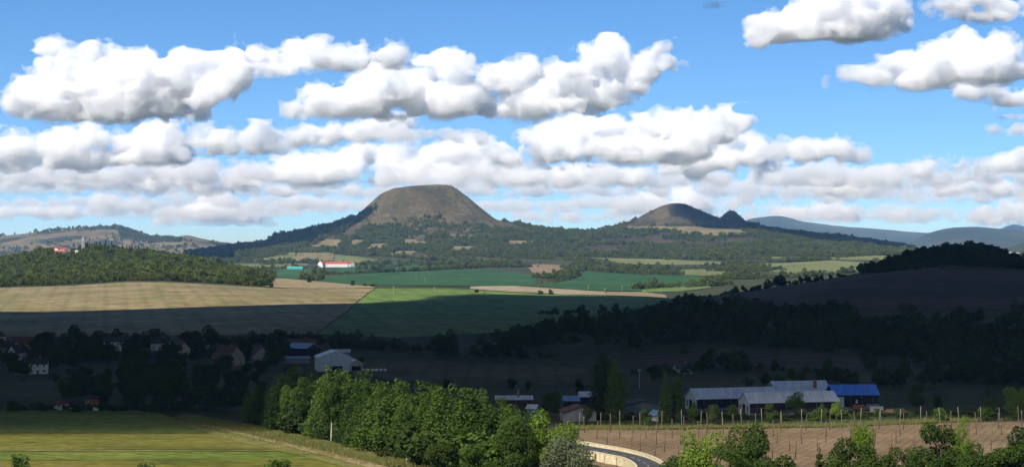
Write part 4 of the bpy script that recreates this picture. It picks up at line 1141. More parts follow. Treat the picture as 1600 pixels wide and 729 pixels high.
# ---- white farm hall with its annexes
def hall():
    x, y = ground_at(519, 579, 900, 1300)
    e = house('farm_hall', 'white sheet-clad farm hall with blue-grey roof above the poplars', x, y + 6, -78, 20, 18.5, 7.6, 3.4, 'white', 'tin', win=False, door=False, cat='barn', sheets=4)
    MB().box(10.0, 10.1, -4.0, 4.0, 0.2, 3.0).build('gate', M['dark'], e)
    e2 = house('lean_to', 'low white annex with sloping roof on the right side of the farm hall', x + 12.5, y + 4, -78, 12, 7.4, 4.4, 2.0, 'cream', 'tin', win=False, door=False, cat='shed')
    MB().box(6.0, 6.1, -2.6, 2.6, 0.4, 2.9).build('gate', M['dark'], e2)
hall()
house_uv('open_barn', 'barn with light blue roof and open end shown as a dark wall behind the white hall', 474, 556, 1000, 1500, -35, 17, 13, 5.4, 2.8, 'darkwall', 'skyblue', win=False, door=False, cat='barn', sheets=4)  # closed walls, coloured dark in place of the shade inside the open end
house_uv('long_shed', 'long low shed with a pale blue roof strip left of the white hall', 448, 567, 950, 1400, 3, 27, 5, 3.0, 1.0, 'greywall', 'skyblue', win=False, door=False, cat='shed', sheets=5)
house_uv('field_shed', 'low grey shed behind the right side of the white hall', 532, 557, 1000, 1400, 5, 12, 6, 3.2, 1.4, 'greywall', 'tin', win=False, door=False, cat='shed')
def bale(label, x, y, r, l, mat, rz):
    """film-wrapped bale lying on its side"""
    m = MB(); n = 12
    prof = [(-l / 2, r * 0.86), (-l / 2 + 0.12, r), (l / 2 - 0.12, r), (l / 2, r * 0.86)]
    m.tube([(p[0], 0, r * 0.95) for p in prof], [p[1] for p in prof], n)
    o = m.build('silage_bale', M[mat], None, True); o.location = (x, y, hz(x, y)); o.rotation_euler = (0, 0, rz)
    tag(o, label, 'bale', 'wrapped bales by the farm hall')
_x, _y = ground_at(583, 580, 900, 1300)
for _i in range(12):
    bale('white wrapped silage bale in the heap right of the farm hall', _x - 5 + (_i % 6) * 2.3 + random.uniform(-.3, .3), _y + (_i // 6) * 2.2, 0.85, 1.5, 'white', random.uniform(-.3, .3))
# ---- tin barns by the hop yard
def barn(label, u, v, rz, L, W, h, rise, roof, y0=600, y1=1000, wall='darkwall', gable='white', posts=6, sheets=6):
    x, y = ground_at(u, v, y0, y1)
    e = house('tin_barn', label, x, y, rz, L, W, h, rise, wall, roof, win=False, door=False, cat='barn', sheets=sheets, group='tin barns by the hop yard')
    a, b = L / 2, W / 2
    g = MB()
    g.slab([(-a - 0.05, -b, -1), (-a - 0.05, b, -1), (-a - 0.05, b, h), (-a - 0.05, 0, h + rise), (-a - 0.05, -b, h)], (-0.12, 0, 0))
    go = g.build('gable', M[gable], e)
    MB().box(-a - 0.24, -a - 0.18, -W * 0.13, W * 0.13, 0, h * 0.86).build('gate', M['dark'], go)
    for s in (-1, 1):
        MB().box(-a - 0.24, -a - 0.18, s * W * 0.33 - 0.55, s * W * 0.33 + 0.55, h * 0.3, h * 0.78).build('window', M['glass'], go)
    for i in range(posts):
        px = -a + L * (i + 0.5) / posts
        MB().box(px - 0.15, px + 0.15, -b - 0.22, -b - 0.02, -0.5, h - 0.3).build('post', M['wood'], e)
    MB().box(-a, a, -b - 0.12, -b - 0.01, -0.5, 1.1).build('plinth', M['greywall'], e)
    return e
barn('long tin barn with white gable, leftmost behind the hop yard', 1143, 638, 17, 36, 12, 4.9, 3.6, 'tin')
barn('front tin barn with white gable and pale roof half hidden by a broad tree', 1232, 646, 15, 38, 11.5, 5.2, 3.5, 'tin2')
_b3 = barn('rear tin barn whose roof shows above the front barn', 1247, 633, 14, 24, 13, 6.0, 4.2, 'tin', y0=700, gable='beige')
MB().box(5.2, 6.4, -4.6, -3.6, 7.0, 10.6).build('chimney', M['brick'], _b3)
_b4 = barn('hall with a bright blue roof at the right end of the barns', 1331, 637, 6, 19, 12, 6.0, 3.6, 'tinblue', gable='darkwall', posts=4, sheets=5)
MB().box(-9.4, -5.2, -6.3, -6.05, 0.6, 5.2).build('panel', M['white'], _b4)
MB().box(4.2, 9.6, -6.35, -6.05, 0.2, 2.2).build('panel', M['greywall'], _b4)
MB().box(-0.2, 0.6, -6.28, -6.05, 2.6, 4.0).build('window', M['white'], _b4)
# ---- small sheds
house_uv('brown_shed', 'shed with red-brown roof and grey gable left of the tallest dark tree', 903, 656, 600, 900, -84, 12, 12.5, 3.6, 2.2, 'greywall', 'brownroof', win=False, door=False, cat='shed')
house_uv('blue_shed', 'small shed with bright light blue roof behind the brown shed', 892, 634, 650, 1000, 4, 6.2, 5.5, 2.6, 1.6, 'darkwall', 'skyblue', win=False, door=False, cat='shed')
house_uv('grey_shed', 'shed with dull grey roof right of the light blue roof', 918, 629, 650, 1000, 4, 7, 6, 3, 1.8, 'darkwall', 'tin', win=False, door=False, cat='shed')
_s = house_uv('long_shed', 'long shed with narrow pale roof and a chimney above the poplar tops', 803, 634, 650, 1000, 3, 15, 6, 3.0, 1.3, 'brownroof', 'tin', win=False, door=False, cat='shed')
MB().box(1.2, 2.2, -1.6, -0.6, 3.0, 7.0).build('chimney', M['beige'], _s)
house_uv('wide_shed', 'wide low shed with blue-grey boarded gable behind the columnar poplars', 1002, 645, 650, 1000, -86, 14, 18, 3.2, 2.2, 'greywall', 'darkroof', win=False, door=False, cat='shed')
_s = house_uv('white_shed', 'little white shed with pale blue roof left of the columnar poplars', 1026, 657, 600, 900, -66, 5, 3.8, 2.5, 1.5, 'white', 'skyblue', win=False, door=False, cat='shed')
MB().box(2.5, 2.56, -0.6, 0.6, 0, 2.1).build('door', M['dark'], _s)
house_uv('white_cottage', 'lone white cottage with dark roof in the shaded valley', 1066, 583, 850, 1300, 18, 9, 7, 2.8, 2.4, 'cream', 'darkroof', chimney=0.7)
house_uv('green_hut', 'small green hut peeping out behind the bright spreading tree', 833, 646, 600, 900, -30, 4, 3, 2.4, 1.2, 'teal', 'tin2', win=False, door=False, cat='hut')
house_uv('garden_cabin', 'reddish garden cabin at the upper edge of the strip fields', 144, 637, 650, 900, 4, 5.2, 3.6, 4.0, 1.0, 'brick', 'darkroof', win=True, cat='cabin', gwin=False)
house_uv('garden_hut', 'white-fronted garden hut beside the pale car', 98, 639, 650, 900, -4, 4.2, 3, 2.4, 1.1, 'white', 'brownroof', cat='hut', gwin=False)
# ---- white farm far off below the flat-topped hill
_W = (4000, 6000)
_fx, _fy = ground_at(527, 417, *_W)
house('farmhouse', 'long white farmhouse with red roof below the flat-topped hill', _fx, _fy, -4, 56, 14, 8.5, 5.5, 'white', 'redroof', storeys=2, cat='farmhouse')
house('farmhouse', 'white gabled wing at the left end of the long farmhouse', _fx - 37, _fy - 2, 62, 20, 14, 9.5, 6.5, 'white', 'redroof', cat='farmhouse')
house('farmhouse', 'white gabled wing at the right end of the long farmhouse', _fx + 34, _fy - 3, -60, 18, 12, 8, 5.5, 'white', 'redroof', cat='farmhouse')
house_uv('red_house', 'small house with red roof among the hedges right of the farm', 663, 405, *_W, 6, 15, 10, 4.5, 5, 'white', 'redroof')
house_uv('greenhouse', 'low teal greenhouse left of the white farm', 461, 420.5, *_W, -3, 38, 10, 3.4, 3.2, 'teal', 'teal', win=False, door=False, cat='greenhouse', sheets=6)
house_uv('field_shed', 'small grey shed in the fields right of the white farm', 592, 412, *_W, 10, 16, 9, 3.5, 2.4, 'white', 'tin', win=False, door=False, cat='shed')
for _i, (_u, _v, _lb) in enumerate([(1571, 397, 'white house, leftmost of the distant village at the right edge'), (1580, 399, 'cream house second in the distant village at the right edge'), (1588, 400, 'white house third in the distant village at the right edge'),
                                    (1592, 405, 'orange-roofed block in the distant village at the right edge'), (1599, 408, 'red-roofed house nearest in the distant village at the right edge')]):
    house_uv('distant_house', _lb, _u, _v, 4300, 6500, random.uniform(-30, 30), 17, 12, 7, 4.5, 'white' if _i != 1 else 'cream', 'redroof' if _i > 2 else 'tin2', group='distant village', storeys=2)
# ---- lodge and mast on the left wooded hill
def lodge():
    x, y = ux(94, 3330), 3330
    z = hz(x, y) + 1
    e = house('lodge', 'hill-top lodge with red roof and small turret', x, y, 6, 19, 11, 4.2, 6.0, 'beige', 'redroof', z=z, cat='lodge')
    t = MB().box(-8.4, -3.8, -4.4, 0.2, 2, 12).build('turret', M['white'], e)
    r = MB(); c = (-6.1, -2.1)
    q = [(-8.9, -4.9), (-3.3, -4.9), (-3.3, 0.7), (-8.9, 0.7)]
    for i in range(4):
        a, b = q[i], q[(i + 1) % 4]
        r.poly([(a[0], a[1], 12), (b[0], b[1], 12), (c[0], c[1], 16.5)])
    r.poly([(p[0], p[1], 12) for p in reversed(q)])
    r.build('turret_roof', M['redroof'], t)
    MB().box(-8.45, -3.75, -4.5, -4.4, 10.0, 11.4).build('window_band', M['glass'], t)
    MB().box(-11.5, 10.5, -8.2, -5.6, -1.5, 2.0).build('terrace', M['greywall'], e)
    for i in range(3): MB().box(-3 + i * 4, -1.4 + i * 4, -5.0, -3.4, 5.4, 7.4).build('dormer', M['white'], e)
    for k, (u, dz) in enumerate([(113, 0), (122, -1.5)]):
        xx = ux(u, 3322 - 6 * k)
        house('hill_hut', 'small white hut %s' % ('right of the lodge' if k == 0 else 'at the foot of the mast'), xx, 3310 - 6 * k, 10, 4.5, 3.4, 3.4, 1.3, 'white', 'tin2', win=False, cat='hut', z=hz(xx, 3310 - 6 * k) + 0.6)
lodge()
def mast():
    x, y = ux(130, 3340), 3340
    e = empty('mast', (x, y, hz(x, y) - 1)); tag(e, 'grey lattice mast with white aerials on the left wooded hill', 'mast')
    H = 24.0
    def w(z): return 2.6 - 1.3 * z / H
    for sx in (-1, 1):
        for sy in (-1, 1):
            MB().tube([(sx * w(0), sy * w(0), 0), (sx * w(H), sy * w(H), H)], [0.55, 0.42], 5).build('leg', M['steel'], e)
    br = MB()
    for i in range(6):
        z0, z1 = H * i / 6, H * (i + 1) / 6
        for sy in (-1, 1):
            br.tube([(-w(z0), sy * w(z0), z0), (w(z1), sy * w(z1), z1)], [0.24, 0.24], 4); br.tube([(w(z0), sy * w(z0), z0), (-w(z1), sy * w(z1), z1)], [0.24, 0.24], 4)
            br.tube([(sy * w(z0), -w(z0), z0), (sy * w(z1), w(z1), z1)], [0.24, 0.24], 4)
    br.build('bracing', M['steel'], e)
    MB().box(-2.8, 2.8, -2.8, 2.8, H - 3.6, H - 2.6).build('platform', M['steel'], e)
    for sx in (-1, 1): MB().tube([(sx * 0.9, -1.6, H - 2), (sx * 0.9, -1.6, H + 2.8)], [0.55, 0.5], 7).build('aerial', M['white'], e)
    MB().tube([(0, 0, H), (0, 0, H + 5)], [0.25, 0.15], 5).build('spike', M['white'], e)
mast()
# summit station on the farthest peak
_x, _y = ux(1585.5, 21990), 21990
_e = empty('summit_station', (_x, _y, hz(_x, _y) - 3)); tag(_e, 'tiny pale building on the farthest blue peak', 'building')
MB().box(-16, 16, -10, 10, 0, 14).build('wall', M['white'], _e); MB().box(6, 13, -6, 6, 14, 25).build('tower', M['white'], _e); MB().slab([(-17, -11, 14), (6, -11, 14), (6, 11, 14), (-17, 11, 14)], (0, 0, 2)).build('roof', M['darkroof'], _e)
# ------------------------------------------------------------------ curving road on its walled embankment
M['stone'] = plain('cream_stone', (0.60, 0.52, 0.34), var=0.15, scale=0.8)
M['asphalt'] = plain('asphalt', (0.06, 0.062, 0.068), var=0.15, scale=0.5)
RZ = 2.6
def at_z(u, v, z):
    y = (CAMZ - z) * F / (v - HOR)
    return np.array([ux(u, y), y])
def smooth_line(pts, n):
    p = np.array(pts, float); t = np.linspace(0, len(p) - 1, n)
    out = []
    for tt in t:
        i = min(int(tt), len(p) - 2); s = tt - i
        p0, p1, p2, p3 = p[max(i - 1, 0)], p[i], p[i + 1], p[min(i + 2, len(p) - 1)]
        out.append(0.5 * (2 * p1 + (p2 - p0) * s + (2 * p0 - 5 * p1 + 4 * p2 - p3) * s * s + (3 * p1 - p0 - 3 * p2 + p3) * s ** 3))
    return np.array(out)
OUT = smooth_line([at_z(u, v, RZ) for u, v in [(900, 692), (935, 698), (965, 703), (1000, 711), (1022, 719), (1036, 728), (1042, 740), (1036, 760), (1010, 790)]], 60)
INN = smooth_line([at_z(u, v, RZ) for u, v in [(890, 701), (930, 707), (950, 711), (970, 715), (984, 721), (992, 728), (993, 738), (985, 752), (955, 778)]], 60)
def sheet(name, A, B, za, zb, mat, kind=None):
    V = np.concatenate([np.c_[A, np.full(len(A), za)], np.c_[B, np.full(len(B), zb)]])
    n = len(A)
    Q = [(i, i + 1, n + i + 1, n + i) for i in range(n - 1)]
    o = mesh_np(name, V, Q, mat)
    if kind: tag(o, kind=kind)
    return o
sheet('road', OUT, INN, RZ, RZ, M['asphalt'], 'structure')
M['paint'] = plain('road_paint', (0.7, 0.7, 0.68), var=0.1)
for _k in range(6, 54, 4):
    _a = OUT[_k:_k + 3] * 0.52 + INN[_k:_k + 3] * 0.48; _b = OUT[_k:_k + 3] * 0.505 + INN[_k:_k + 3] * 0.495
    sheet('lane_dash', _a, _b, RZ + 0.004, RZ + 0.004, M['paint'], 'structure')
def wall_along(name, label, line, th, z0, z1, side, arches=()):
    """stone wall following a line, with coping stones and, where asked, round-headed recesses on its camera side"""
    e = empty(name, (0, 0, 0)); tag(e, label, 'wall')
    t = np.gradient(line, axis=0); nrm = np.stack([-t[:, 1], t[:, 0]], 1); nrm /= np.linalg.norm(nrm, axis=1, keepdims=True)
    A = line; B = line + nrm * th * side
    m = MB()
    d = np.concatenate([[0], np.cumsum(np.hypot(*np.diff(line, axis=0).T))])
    n = len(line)
    for i in range(n - 1):
        # front, back and top faces; recess bays are left open and built below
        bay = any(abs(0.5 * (d[i] + d[i + 1]) - s) < 0.75 for s in arches)
        if not bay: m.poly([(*A[i], z0), (*A[i + 1], z0), (*A[i + 1], z1), (*A[i], z1)])
        m.poly([(*B[i], z0), (*B[i], z1), (*B[i + 1], z1), (*B[i + 1], z0)])
        m.poly([(*A[i], z1), (*A[i + 1], z1), (*B[i + 1], z1), (*B[i], z1)])
    for i in (0, n - 1):
        m.poly([(*A[i], z0), (*B[i], z0), (*B[i], z1), (*A[i], z1)])
    body = m.build('wall_body', M['stone'], e)
    # coping: separate long stones, a little proud
    step = 3
    for i in range(0, n - 1, step):
        j = min(i + step, n - 1)
        P = [tuple(A[q] - nrm[q] * side * 0.09) for q in range(i, j + 1)] + [tuple(B[q] + nrm[q] * side * 0.09) for q in range(j, i - 1, -1)]
        c = np.mean(P, 0)
        P = [(c[0] + (p[0] - c[0]) * 0.985, c[1] + (p[1] - c[1]) * 0.985, z1 + 0.003) for p in P]
        MB().slab(P, (0, 0, 0.16 + random.uniform(0, 0.015))).build('coping_stone', M['stone'], e)
    for s in arches:
        idx = [i for i in range(n - 1) if abs(0.5 * (d[i] + d[i + 1]) - s) < 0.75]
        if not idx: continue
        i0, i1 = idx[0], idx[-1] + 1
        a = A[i0]; b = A[i1]; w = np.hypot(*(b - a)); tx = (b - a) / w; nn = np.array([-tx[1], tx[0]]) * side
        zc = z1 - 0.45 - w * 0.38
        q = MB(); r = w * 0.38; cx = w / 2
        K = 10
        arc = [(cx + r * math.cos(math.pi * k / K), zc + r * math.sin(math.pi * k / K)) for k in range(K + 1)]
        W3 = lambda s_, z_, dd=0.0: (*(a + tx * s_ + nn * dd), z_)
        for k in range(K):
            (s0, h0), (s1, h1) = arc[k], arc[k + 1]
            q.poly([W3(s0, h0), W3(s0, z1), W3(s1, z1), W3(s1, h1)]); q.poly([W3(s0, h0), W3(s1, h1), W3(s1, h1, 0.4), W3(s0, h0, 0.4)])
        for (sa, sb) in ((0, cx - r), (cx + r, w)): q.poly([W3(sa, z0), W3(sb, z0), W3(sb, z1), W3(sa, z1)])
        for sx in (cx - r, cx + r): q.poly([W3(sx, z0), W3(sx, zc), W3(sx, zc, 0.4), W3(sx, z0, 0.4)])
        q.build('arch', M['stone'], e)
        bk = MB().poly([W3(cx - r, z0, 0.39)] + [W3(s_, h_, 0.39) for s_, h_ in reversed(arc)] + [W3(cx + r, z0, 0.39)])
        bk.build('arch_back', M['dark'], body)  # back coloured dark to stand for the shade inside the recess
    return e
_cum = np.concatenate([[0], np.cumsum(np.hypot(*np.diff(INN, axis=0).T))])
def s_at_u(u):
    cu = np.array([col_of(p[0], p[1]) for p in INN[:34]])
    return float(np.interp(u, cu, _cum[:34]))
wall_along('road_wall', 'cream stone parapet on the outer side of the curving road', OUT, 0.45, -0.5, RZ + 0.95, 1)
wall_along('road_wall', 'cream stone embankment wall with arched recesses below the curving road', INN, 0.45, -0.8, RZ + 0.35, 1, arches=[s_at_u(931), s_at_u(944), s_at_u(964), s_at_u(976)])
# earth bank under the road, between the two walls
sheet('embankment', OUT + 0.0, INN + 0.0, RZ - 0.15, RZ - 0.15, M['ground'], 'structure')

# ------------------------------------------------------------------ hop yard: poles and wires
_hr = random.Random(9)
def hop_pole(label, x, y, h, r, mat, lean=(0, 0), group='hop poles'):
    m = MB().tube([(0, 0, -0.4), (lean[0] * 0.5, lean[1] * 0.5, h * 0.5), (lean[0], lean[1], h)], [r, r * 0.9, r * 0.75], 6)
    o = m.build('hop_pole', M[mat], None, True); o.location = (x, y, hz(x, y))
    tag(o, label, 'pole', group)
    return (x + lean[0], y + lean[1], hz(x, y) + h)
def wire(label, pts, r=0.014):
    m = MB().tube(pts, [r] * len(pts), 4, cap=False)
    o = m.build('trellis_wire', M['wood']); tag(o, label, 'wire', 'trellis wires of the hop yard')
_rows = []
def hop_row(yr, u0, u1, step, h, r, mat, label, lean_y=0.0, jitter=0.5, yslope=0.0):
    tops = []
    x0, x1 = ux(u0, yr), ux(u1, yr)
    x = x0
    while x < x1:
        yy = yr + (x - x0) * yslope + _hr.uniform(-.5, .5)
        tops.append(hop_pole(label.split(',')[0] + ', %s from the left' % _ORD[len(tops)], x + _hr.uniform(-jitter, jitter), yy, h * _hr.uniform(0.86, 1.08), r, mat, (_hr.uniform(-.5, .5), lean_y + _hr.uniform(-.2, .2)), group=label))
        x += step
    _rows.append(tops)
    wire('thin wire along the tops of the ' + label.split(' of the')[0].split(' in the ')[1] + ' of hop poles', tops)
hop_row(706, 905, 1640, 7.6, 6.2, 0.10, 'palewood', 'pale pole in the back row of the hop yard, against the grass strip', 0.9, yslope=0.11)
hop_row(684, 912, 1640, 9.0, 6.6, 0.15, 'wood', 'thin pole in the second row of the hop yard, behind the bare soil', yslope=0.11)
hop_row(662, 930, 1640, 9.0, 6.6, 0.15, 'wood', 'thin pole in the third row of the hop yard, middle of the bare soil', yslope=0.10)
hop_row(640, 950, 1640, 8.2, 6.6, 0.15, 'wood', 'thin pole in the fourth row of the hop yard, middle of the bare soil', yslope=0.08)
hop_row(616, 960, 1640, 8.2, 6.6, 0.16, 'wood', 'thin pole in the fifth row of the hop yard, near the road', yslope=0.07)
hop_row(594, 985, 1640, 7.4, 5.6, 0.19, 'wood', 'thick dark pole in the near row of the hop yard, leaning', -1.0, yslope=0.06)
for _k in range(0, 18):
    _pts = []
    for _t in _rows:
        if _k < len(_t): _pts.append(_t[_k])
    if len(_pts) > 2: wire('thin cross wire running back through the hop yard, %s from the left' % _ORD[_k], _pts, 0.011)

# ------------------------------------------------------------------ things lying by the barns
def box_thing(name, label, cat, u, v, y0, y1, rz, parts):
    x, y = ground_at(u, v, y0, y1)
    e = empty(name, (x, y, hz(x, y)), math.radians(rz)); tag(e, label, cat)
    for (pn, mt, boxes) in parts:
        m = MB()
        for b in boxes: m.box(*b)
        m.build(pn, M[mt], e)
    return e
box_thing('container', 'white container standing right of the blue-roofed hall', 'container', 1369, 643, 600, 900, -6,
          [('body', 'white', [(-2.6, 2.6, -1.2, 1.2, 0.1, 2.3)]), ('door', 'greywall', [(2.6, 2.66, -1.1, 1.1, 0.2, 2.2)]), ('frame', 'steel', [(-2.68, 2.68, -1.26, -1.2, 2.22, 2.36), (-2.68, 2.68, -1.26, -1.2, 0.02, 0.14), (-2.68, -2.56, -1.28, -1.2, 0, 2.36), (2.56, 2.68, -1.28, -1.2, 0, 2.36)])])
_tr = box_thing('trailer', 'orange-red trailer in front of the blue-roofed hall', 'trailer', 1341, 641, 600, 900, 4,
          [('tub', 'brick', [(-2.4, 2.4, -1.1, -1.0, 0.8, 2.3), (-2.4, 2.4, 1.0, 1.1, 0.8, 2.3), (-2.4, -2.3, -1.0, 1.0, 0.8, 2.3), (2.3, 2.4, -1.0, 1.0, 0.8, 2.3), (-2.4, 2.4, -1.1, 1.1, 0.7, 0.8)]), ('load', 'palewood', [(-2.2, 2.2, -0.95, 0.95, 0.8, 2.45)]), ('drawbar', 'steel', [(-3.8, -2.4, -0.08, 0.08, 0.55, 0.7)])])
for _sx in (-1.3, 1.3):
    for _sy in (-1, 1):
        MB().tube([(_sx, _sy * 0.95, 0.42), (_sx, _sy * 1.2, 0.42)], [0.42, 0.42], 10).build('wheel', M['dark'], _tr)
def heap(name, label, u, v, y0, y1, rx, ry, h, mat, seed):
    x, y = ground_at(u, v, y0, y1)
    n = 26
    g = np.linspace(-1, 1, n)
    GX, GY = np.meshgrid(g, g, indexing='ij')
    rr = np.hypot(GX, GY)
    Z = h * np.clip(1 - rr ** 1.4, -0.2, 1) * (1 + 0.5 * fbm(GX * 3 + seed, GY * 3, 4)) + 0.12 * fbm(GX * 9, GY * 9 + seed, 3)
    P = np.stack([GX * rx, GY * ry, Z], -1).reshape(-1, 3)
    idx = np.arange(n * n).reshape(n, n)
    Q = np.stack([idx[:-1, :-1], idx[1:, :-1], idx[1:, 1:], idx[:-1, 1:]], -1).reshape(-1, 4)
    o = mesh_np(name, P, Q, M[mat], smooth=True); o.location = (x, y, hz(x, y)); tag(o, label, 'heap')
M['spoil'] = plain('red_spoil', (0.36, 0.22, 0.14), var=0.35, scale=0.7)
heap('soil_heap', 'low heap of reddish soil right of the white container', 1396, 645, 600, 900, 8.5, 3.5, 1.9, 'spoil', 3)
heap('rubble_heap', 'low heap of red rubble in front of the blue-roofed hall', 1285, 650, 600, 900, 5, 2.2, 1.2, 'brick', 5)
heap('rubble_heap', 'low reddish earth bank under the broad tree by the barns', 1255, 651, 600, 900, 6, 2, 0.9, 'spoil', 8)
# pale car at the upper edge of the strip fields
def car(label, u, v, rz, body):
    x, y = ground_at(u, v, 650, 900)
    e = empty('parked_car', (x, y, hz(x, y)), math.radians(rz)); tag(e, label, 'car')
    prof = [(-2.1, 0.35), (-2.15, 0.8), (-1.95, 1.0), (-1.6, 1.45), (0.2, 1.5), (0.95, 1.0), (1.95, 0.85), (2.1, 0.6), (2.1, 0.35)]
    b = MB(); b.slab([(p[0], -0.82, p[1]) for p in prof], (0, 1.64, 0)); bo = b.build('body', M[body], e)
    bo.modifiers.new('bevel', 'BEVEL').width = 0.07
    for s in (-1, 1):
        MB().slab([(-1.5, s * 0.83, 1.02), (-1.35, s * 0.83, 1.36), (0.12, s * 0.83, 1.4), (0.7, s * 0.83, 1.02)], (0, s * 0.012, 0)).build('side_window', M['glass'], e)
        for wx in (-1.3, 1.3):
            w = MB().tube([(wx, s * 0.66, 0.33), (wx, s * 0.87, 0.33)], [0.33, 0.33], 12).build('wheel', M['dark'], e)
            MB().tube([(wx, s * 0.86, 0.33), (wx, s * 0.885, 0.33)], [0.18, 0.17], 10).build('rim', M['steel'], w)
        MB().box(2.06, 2.13, s * 0.6 - 0.16, s * 0.6 + 0.16, 0.6, 0.76).build('headlight', M['white'], e)
    MB().slab([(0.28, -0.7, 1.475), (0.9, -0.7, 1.06), (0.9, 0.7, 1.06), (0.28, 0.7, 1.475)], (0.03, 0, 0.03)).build('windscreen', M['glass'], e)
car('pale parked car at the upper edge of the strip fields', 113, 640, 8, 'white')
box_thing('garden_table', 'white table board left of the garden hut', 'table', 88, 640, 650, 900, 0, [('top', 'white', [(-0.9, 0.9, -0.5, 0.5, 0.8, 0.9)]), ('board', 'white', [(-0.9, 0.9, 0.42, 0.5, 0.9, 1.9)])] + [('leg', 'wood', [(sx - .05, sx + .05, sy - .05, sy + .05, 0, 0.8)]) for sx in (-.8, .8) for sy in (-.4, .4)])
box_thing('storage_crate', 'white crate under the reddish garden cabin', 'crate', 150, 641, 650, 900, 0, [('body', 'white', [(-1.0, 1.0, -0.6, 0.6, 0, 1.3)]), ('lid', 'tin', [(-1.06, 1.06, -0.66, 0.66, 1.3, 1.4)])])

# ------------------------------------------------------------------ line poles
def line_pole(label, u, v, y0, y1, h, r=0.16, mat='palewood', arm=1.6):
    x, y = ground_at(u, v, y0, y1)
    e = empty('power_pole', (x, y, hz(x, y))); tag(e, label, 'pole', 'power poles')
    MB().tube([(0, 0, -0.5), (0, 0, h)], [r, r * 0.7], 7).build('shaft', M[mat], e)
    MB().box(-arm, arm, -0.12, 0.12, h - 0.9, h - 0.65).build('crossarm', M[mat], e)
    for s in (-1, 0, 1):
        MB().tube([(s * arm * 0.9, 0, h - 0.65), (s * arm * 0.9, 0, h - 0.25)], [0.1, 0.07], 6).build('insulator', M['white'], e)
for _u, _v, _h, _lb in [(477, 451, 8, 'pale pole in the tan field right of the left wood'), (554, 456, 9, 'pale pole near the right corner of the tan field'), (615, 461, 11, 'pale pole in the bright green field by the tan border'),
                        (757, 462, 8, 'pale pole by the sandy streak'), (679, 456, 7, 'short pole at the upper edge of the bright green field'), (821, 459, 8, 'pole by the bushes on the sandy strip')]:
    line_pole(_lb, _u, _v, 2200, 3200, _h, 0.3)
for _u, _v, _h, _lb in [(650, 438, 10, 'pole in the dark green field below the hedge'), (664, 441, 9, 'pole right of the one below the hedge in the green field'), (609, 419, 9, 'pole in the upper green field left of its pair'), (621, 422, 9, 'pole in the upper green field right of its pair'),
                        (919, 455, 11, 'pole at the lower edge of the right green field'), (972, 455, 11, 'pole in the right green field near the hedge'), (945, 461, 9, 'pole at the end of the sandy strip'), (1033, 458, 10, 'pole above the dark ridge hedge'), (1105, 450, 14, 'tall pole behind the dark ridge hedge')]:
    line_pole(_lb, _u, _v, 2700, 4600, _h, 0.34)
line_pole('tall bare pole in the shaded valley left of the columnar poplars', 999, 607, 750, 1000, 9.5, 0.13, 'steel', 0.9)
def pylon(label, u, v, y0, y1, H, half):
    x, y = ground_at(u, v, y0, y1)
    e = empty('pylon', (x, y, hz(x, y))); tag(e, label, 'pylon', 'lattice pylons')
    for sx in (-1, 1):
        for sy in (-1, 1): MB().tube([(sx * half, sy * half, -0.3), (sx * half * 0.2, sy * half * 0.2, H)], [0.09, 0.06], 4).build('leg', M['wood'], e)
    b = MB()
    for i in range(7):
        z0, z1 = H * i / 7, H * (i + 1) / 7; w0 = half * (1 - 0.8 * i / 7); w1 = half * (1 - 0.8 * (i + 1) / 7)
        for s in (-1, 1): b.tube([(-w0, s * w0, z0), (w1, s * w1, z1)], [0.05, 0.05], 4); b.tube([(w0, s * w0, z0), (-w1, s * w1, z1)], [0.05, 0.05], 4)
    b.build('bracing', M['wood'], e)
    for zz in (0.78, 0.92): MB().box(-half * 2.0, half * 2.0, -0.1, 0.1, H * zz, H * zz + 0.18).build('crossarm', M['wood'], e)
pylon('dark lattice pylon behind the tin barns', 1243, 606, 800, 1100, 12.5, 1.0)
pylon('dark lattice pylon in the shaded field right of the barns', 1425, 600, 800, 1150, 13, 1.0)
pylon('lattice pylon on the pale green fields left of the dark knoll', 1241, 428, 3600, 4600, 22, 2.6)
# grasses on the verge by the tree row
def tufts(name, line_uv, y0, y1, n, w, h, mat, seed):
    rs = np.random.default_rng(seed)
    G = np.array([ground_at(u, v, y0, y1) for u, v in line_uv])
    t = rs.uniform(0, len(G) - 1, n); i = np.minimum(t.astype(int), len(G) - 2); f = (t - i)[:, None]
    P = G[i] * (1 - f) + G[i + 1] * f + rs.normal(size=(n, 2)) * w
    z = height(P[:, 0], P[:, 1])
    hh = h * rs.uniform(0.5, 1.3, n)[:, None]; a = rs.uniform(0, 6.28, n)
    d = np.stack([np.cos(a), np.sin(a), 0 * a], 1) * 0.22 * h
    B = np.c_[P, z]
    tip = B + np.c_[rs.normal(size=(n, 2)) * 0.3 * h, np.zeros(n)] + np.c_[np.zeros((n, 2)), hh]
    V = np.stack([B - d, B + d, tip], 1).reshape(-1, 3)
    o = mesh_np(name, V, np.arange(3 * n).reshape(n, 3), M[mat]); tag(o, kind='stuff')
M['straw'] = leaf_mat('dry_grass', (0.07, 0.09, 0.022), (0.19, 0.185, 0.065), trans=0.3)
tufts('tall_grass', [(300, 656), (400, 678), (500, 699), (620, 727)], 560, 850, 16000, 4.0, 0.9, 'straw', 1)
tufts('tall_grass', [(905, 668), (1000, 668), (1300, 664), (1500, 656), (1700, 652)], 600, 900, 16000, 4.5, 0.8, 'straw', 2)
tufts('tall_grass', [(900, 655), (1000, 655), (1300, 651), (1500, 647), (1700, 644)], 600, 900, 9000, 3.0, 1.1, 'leaf_dark', 3)
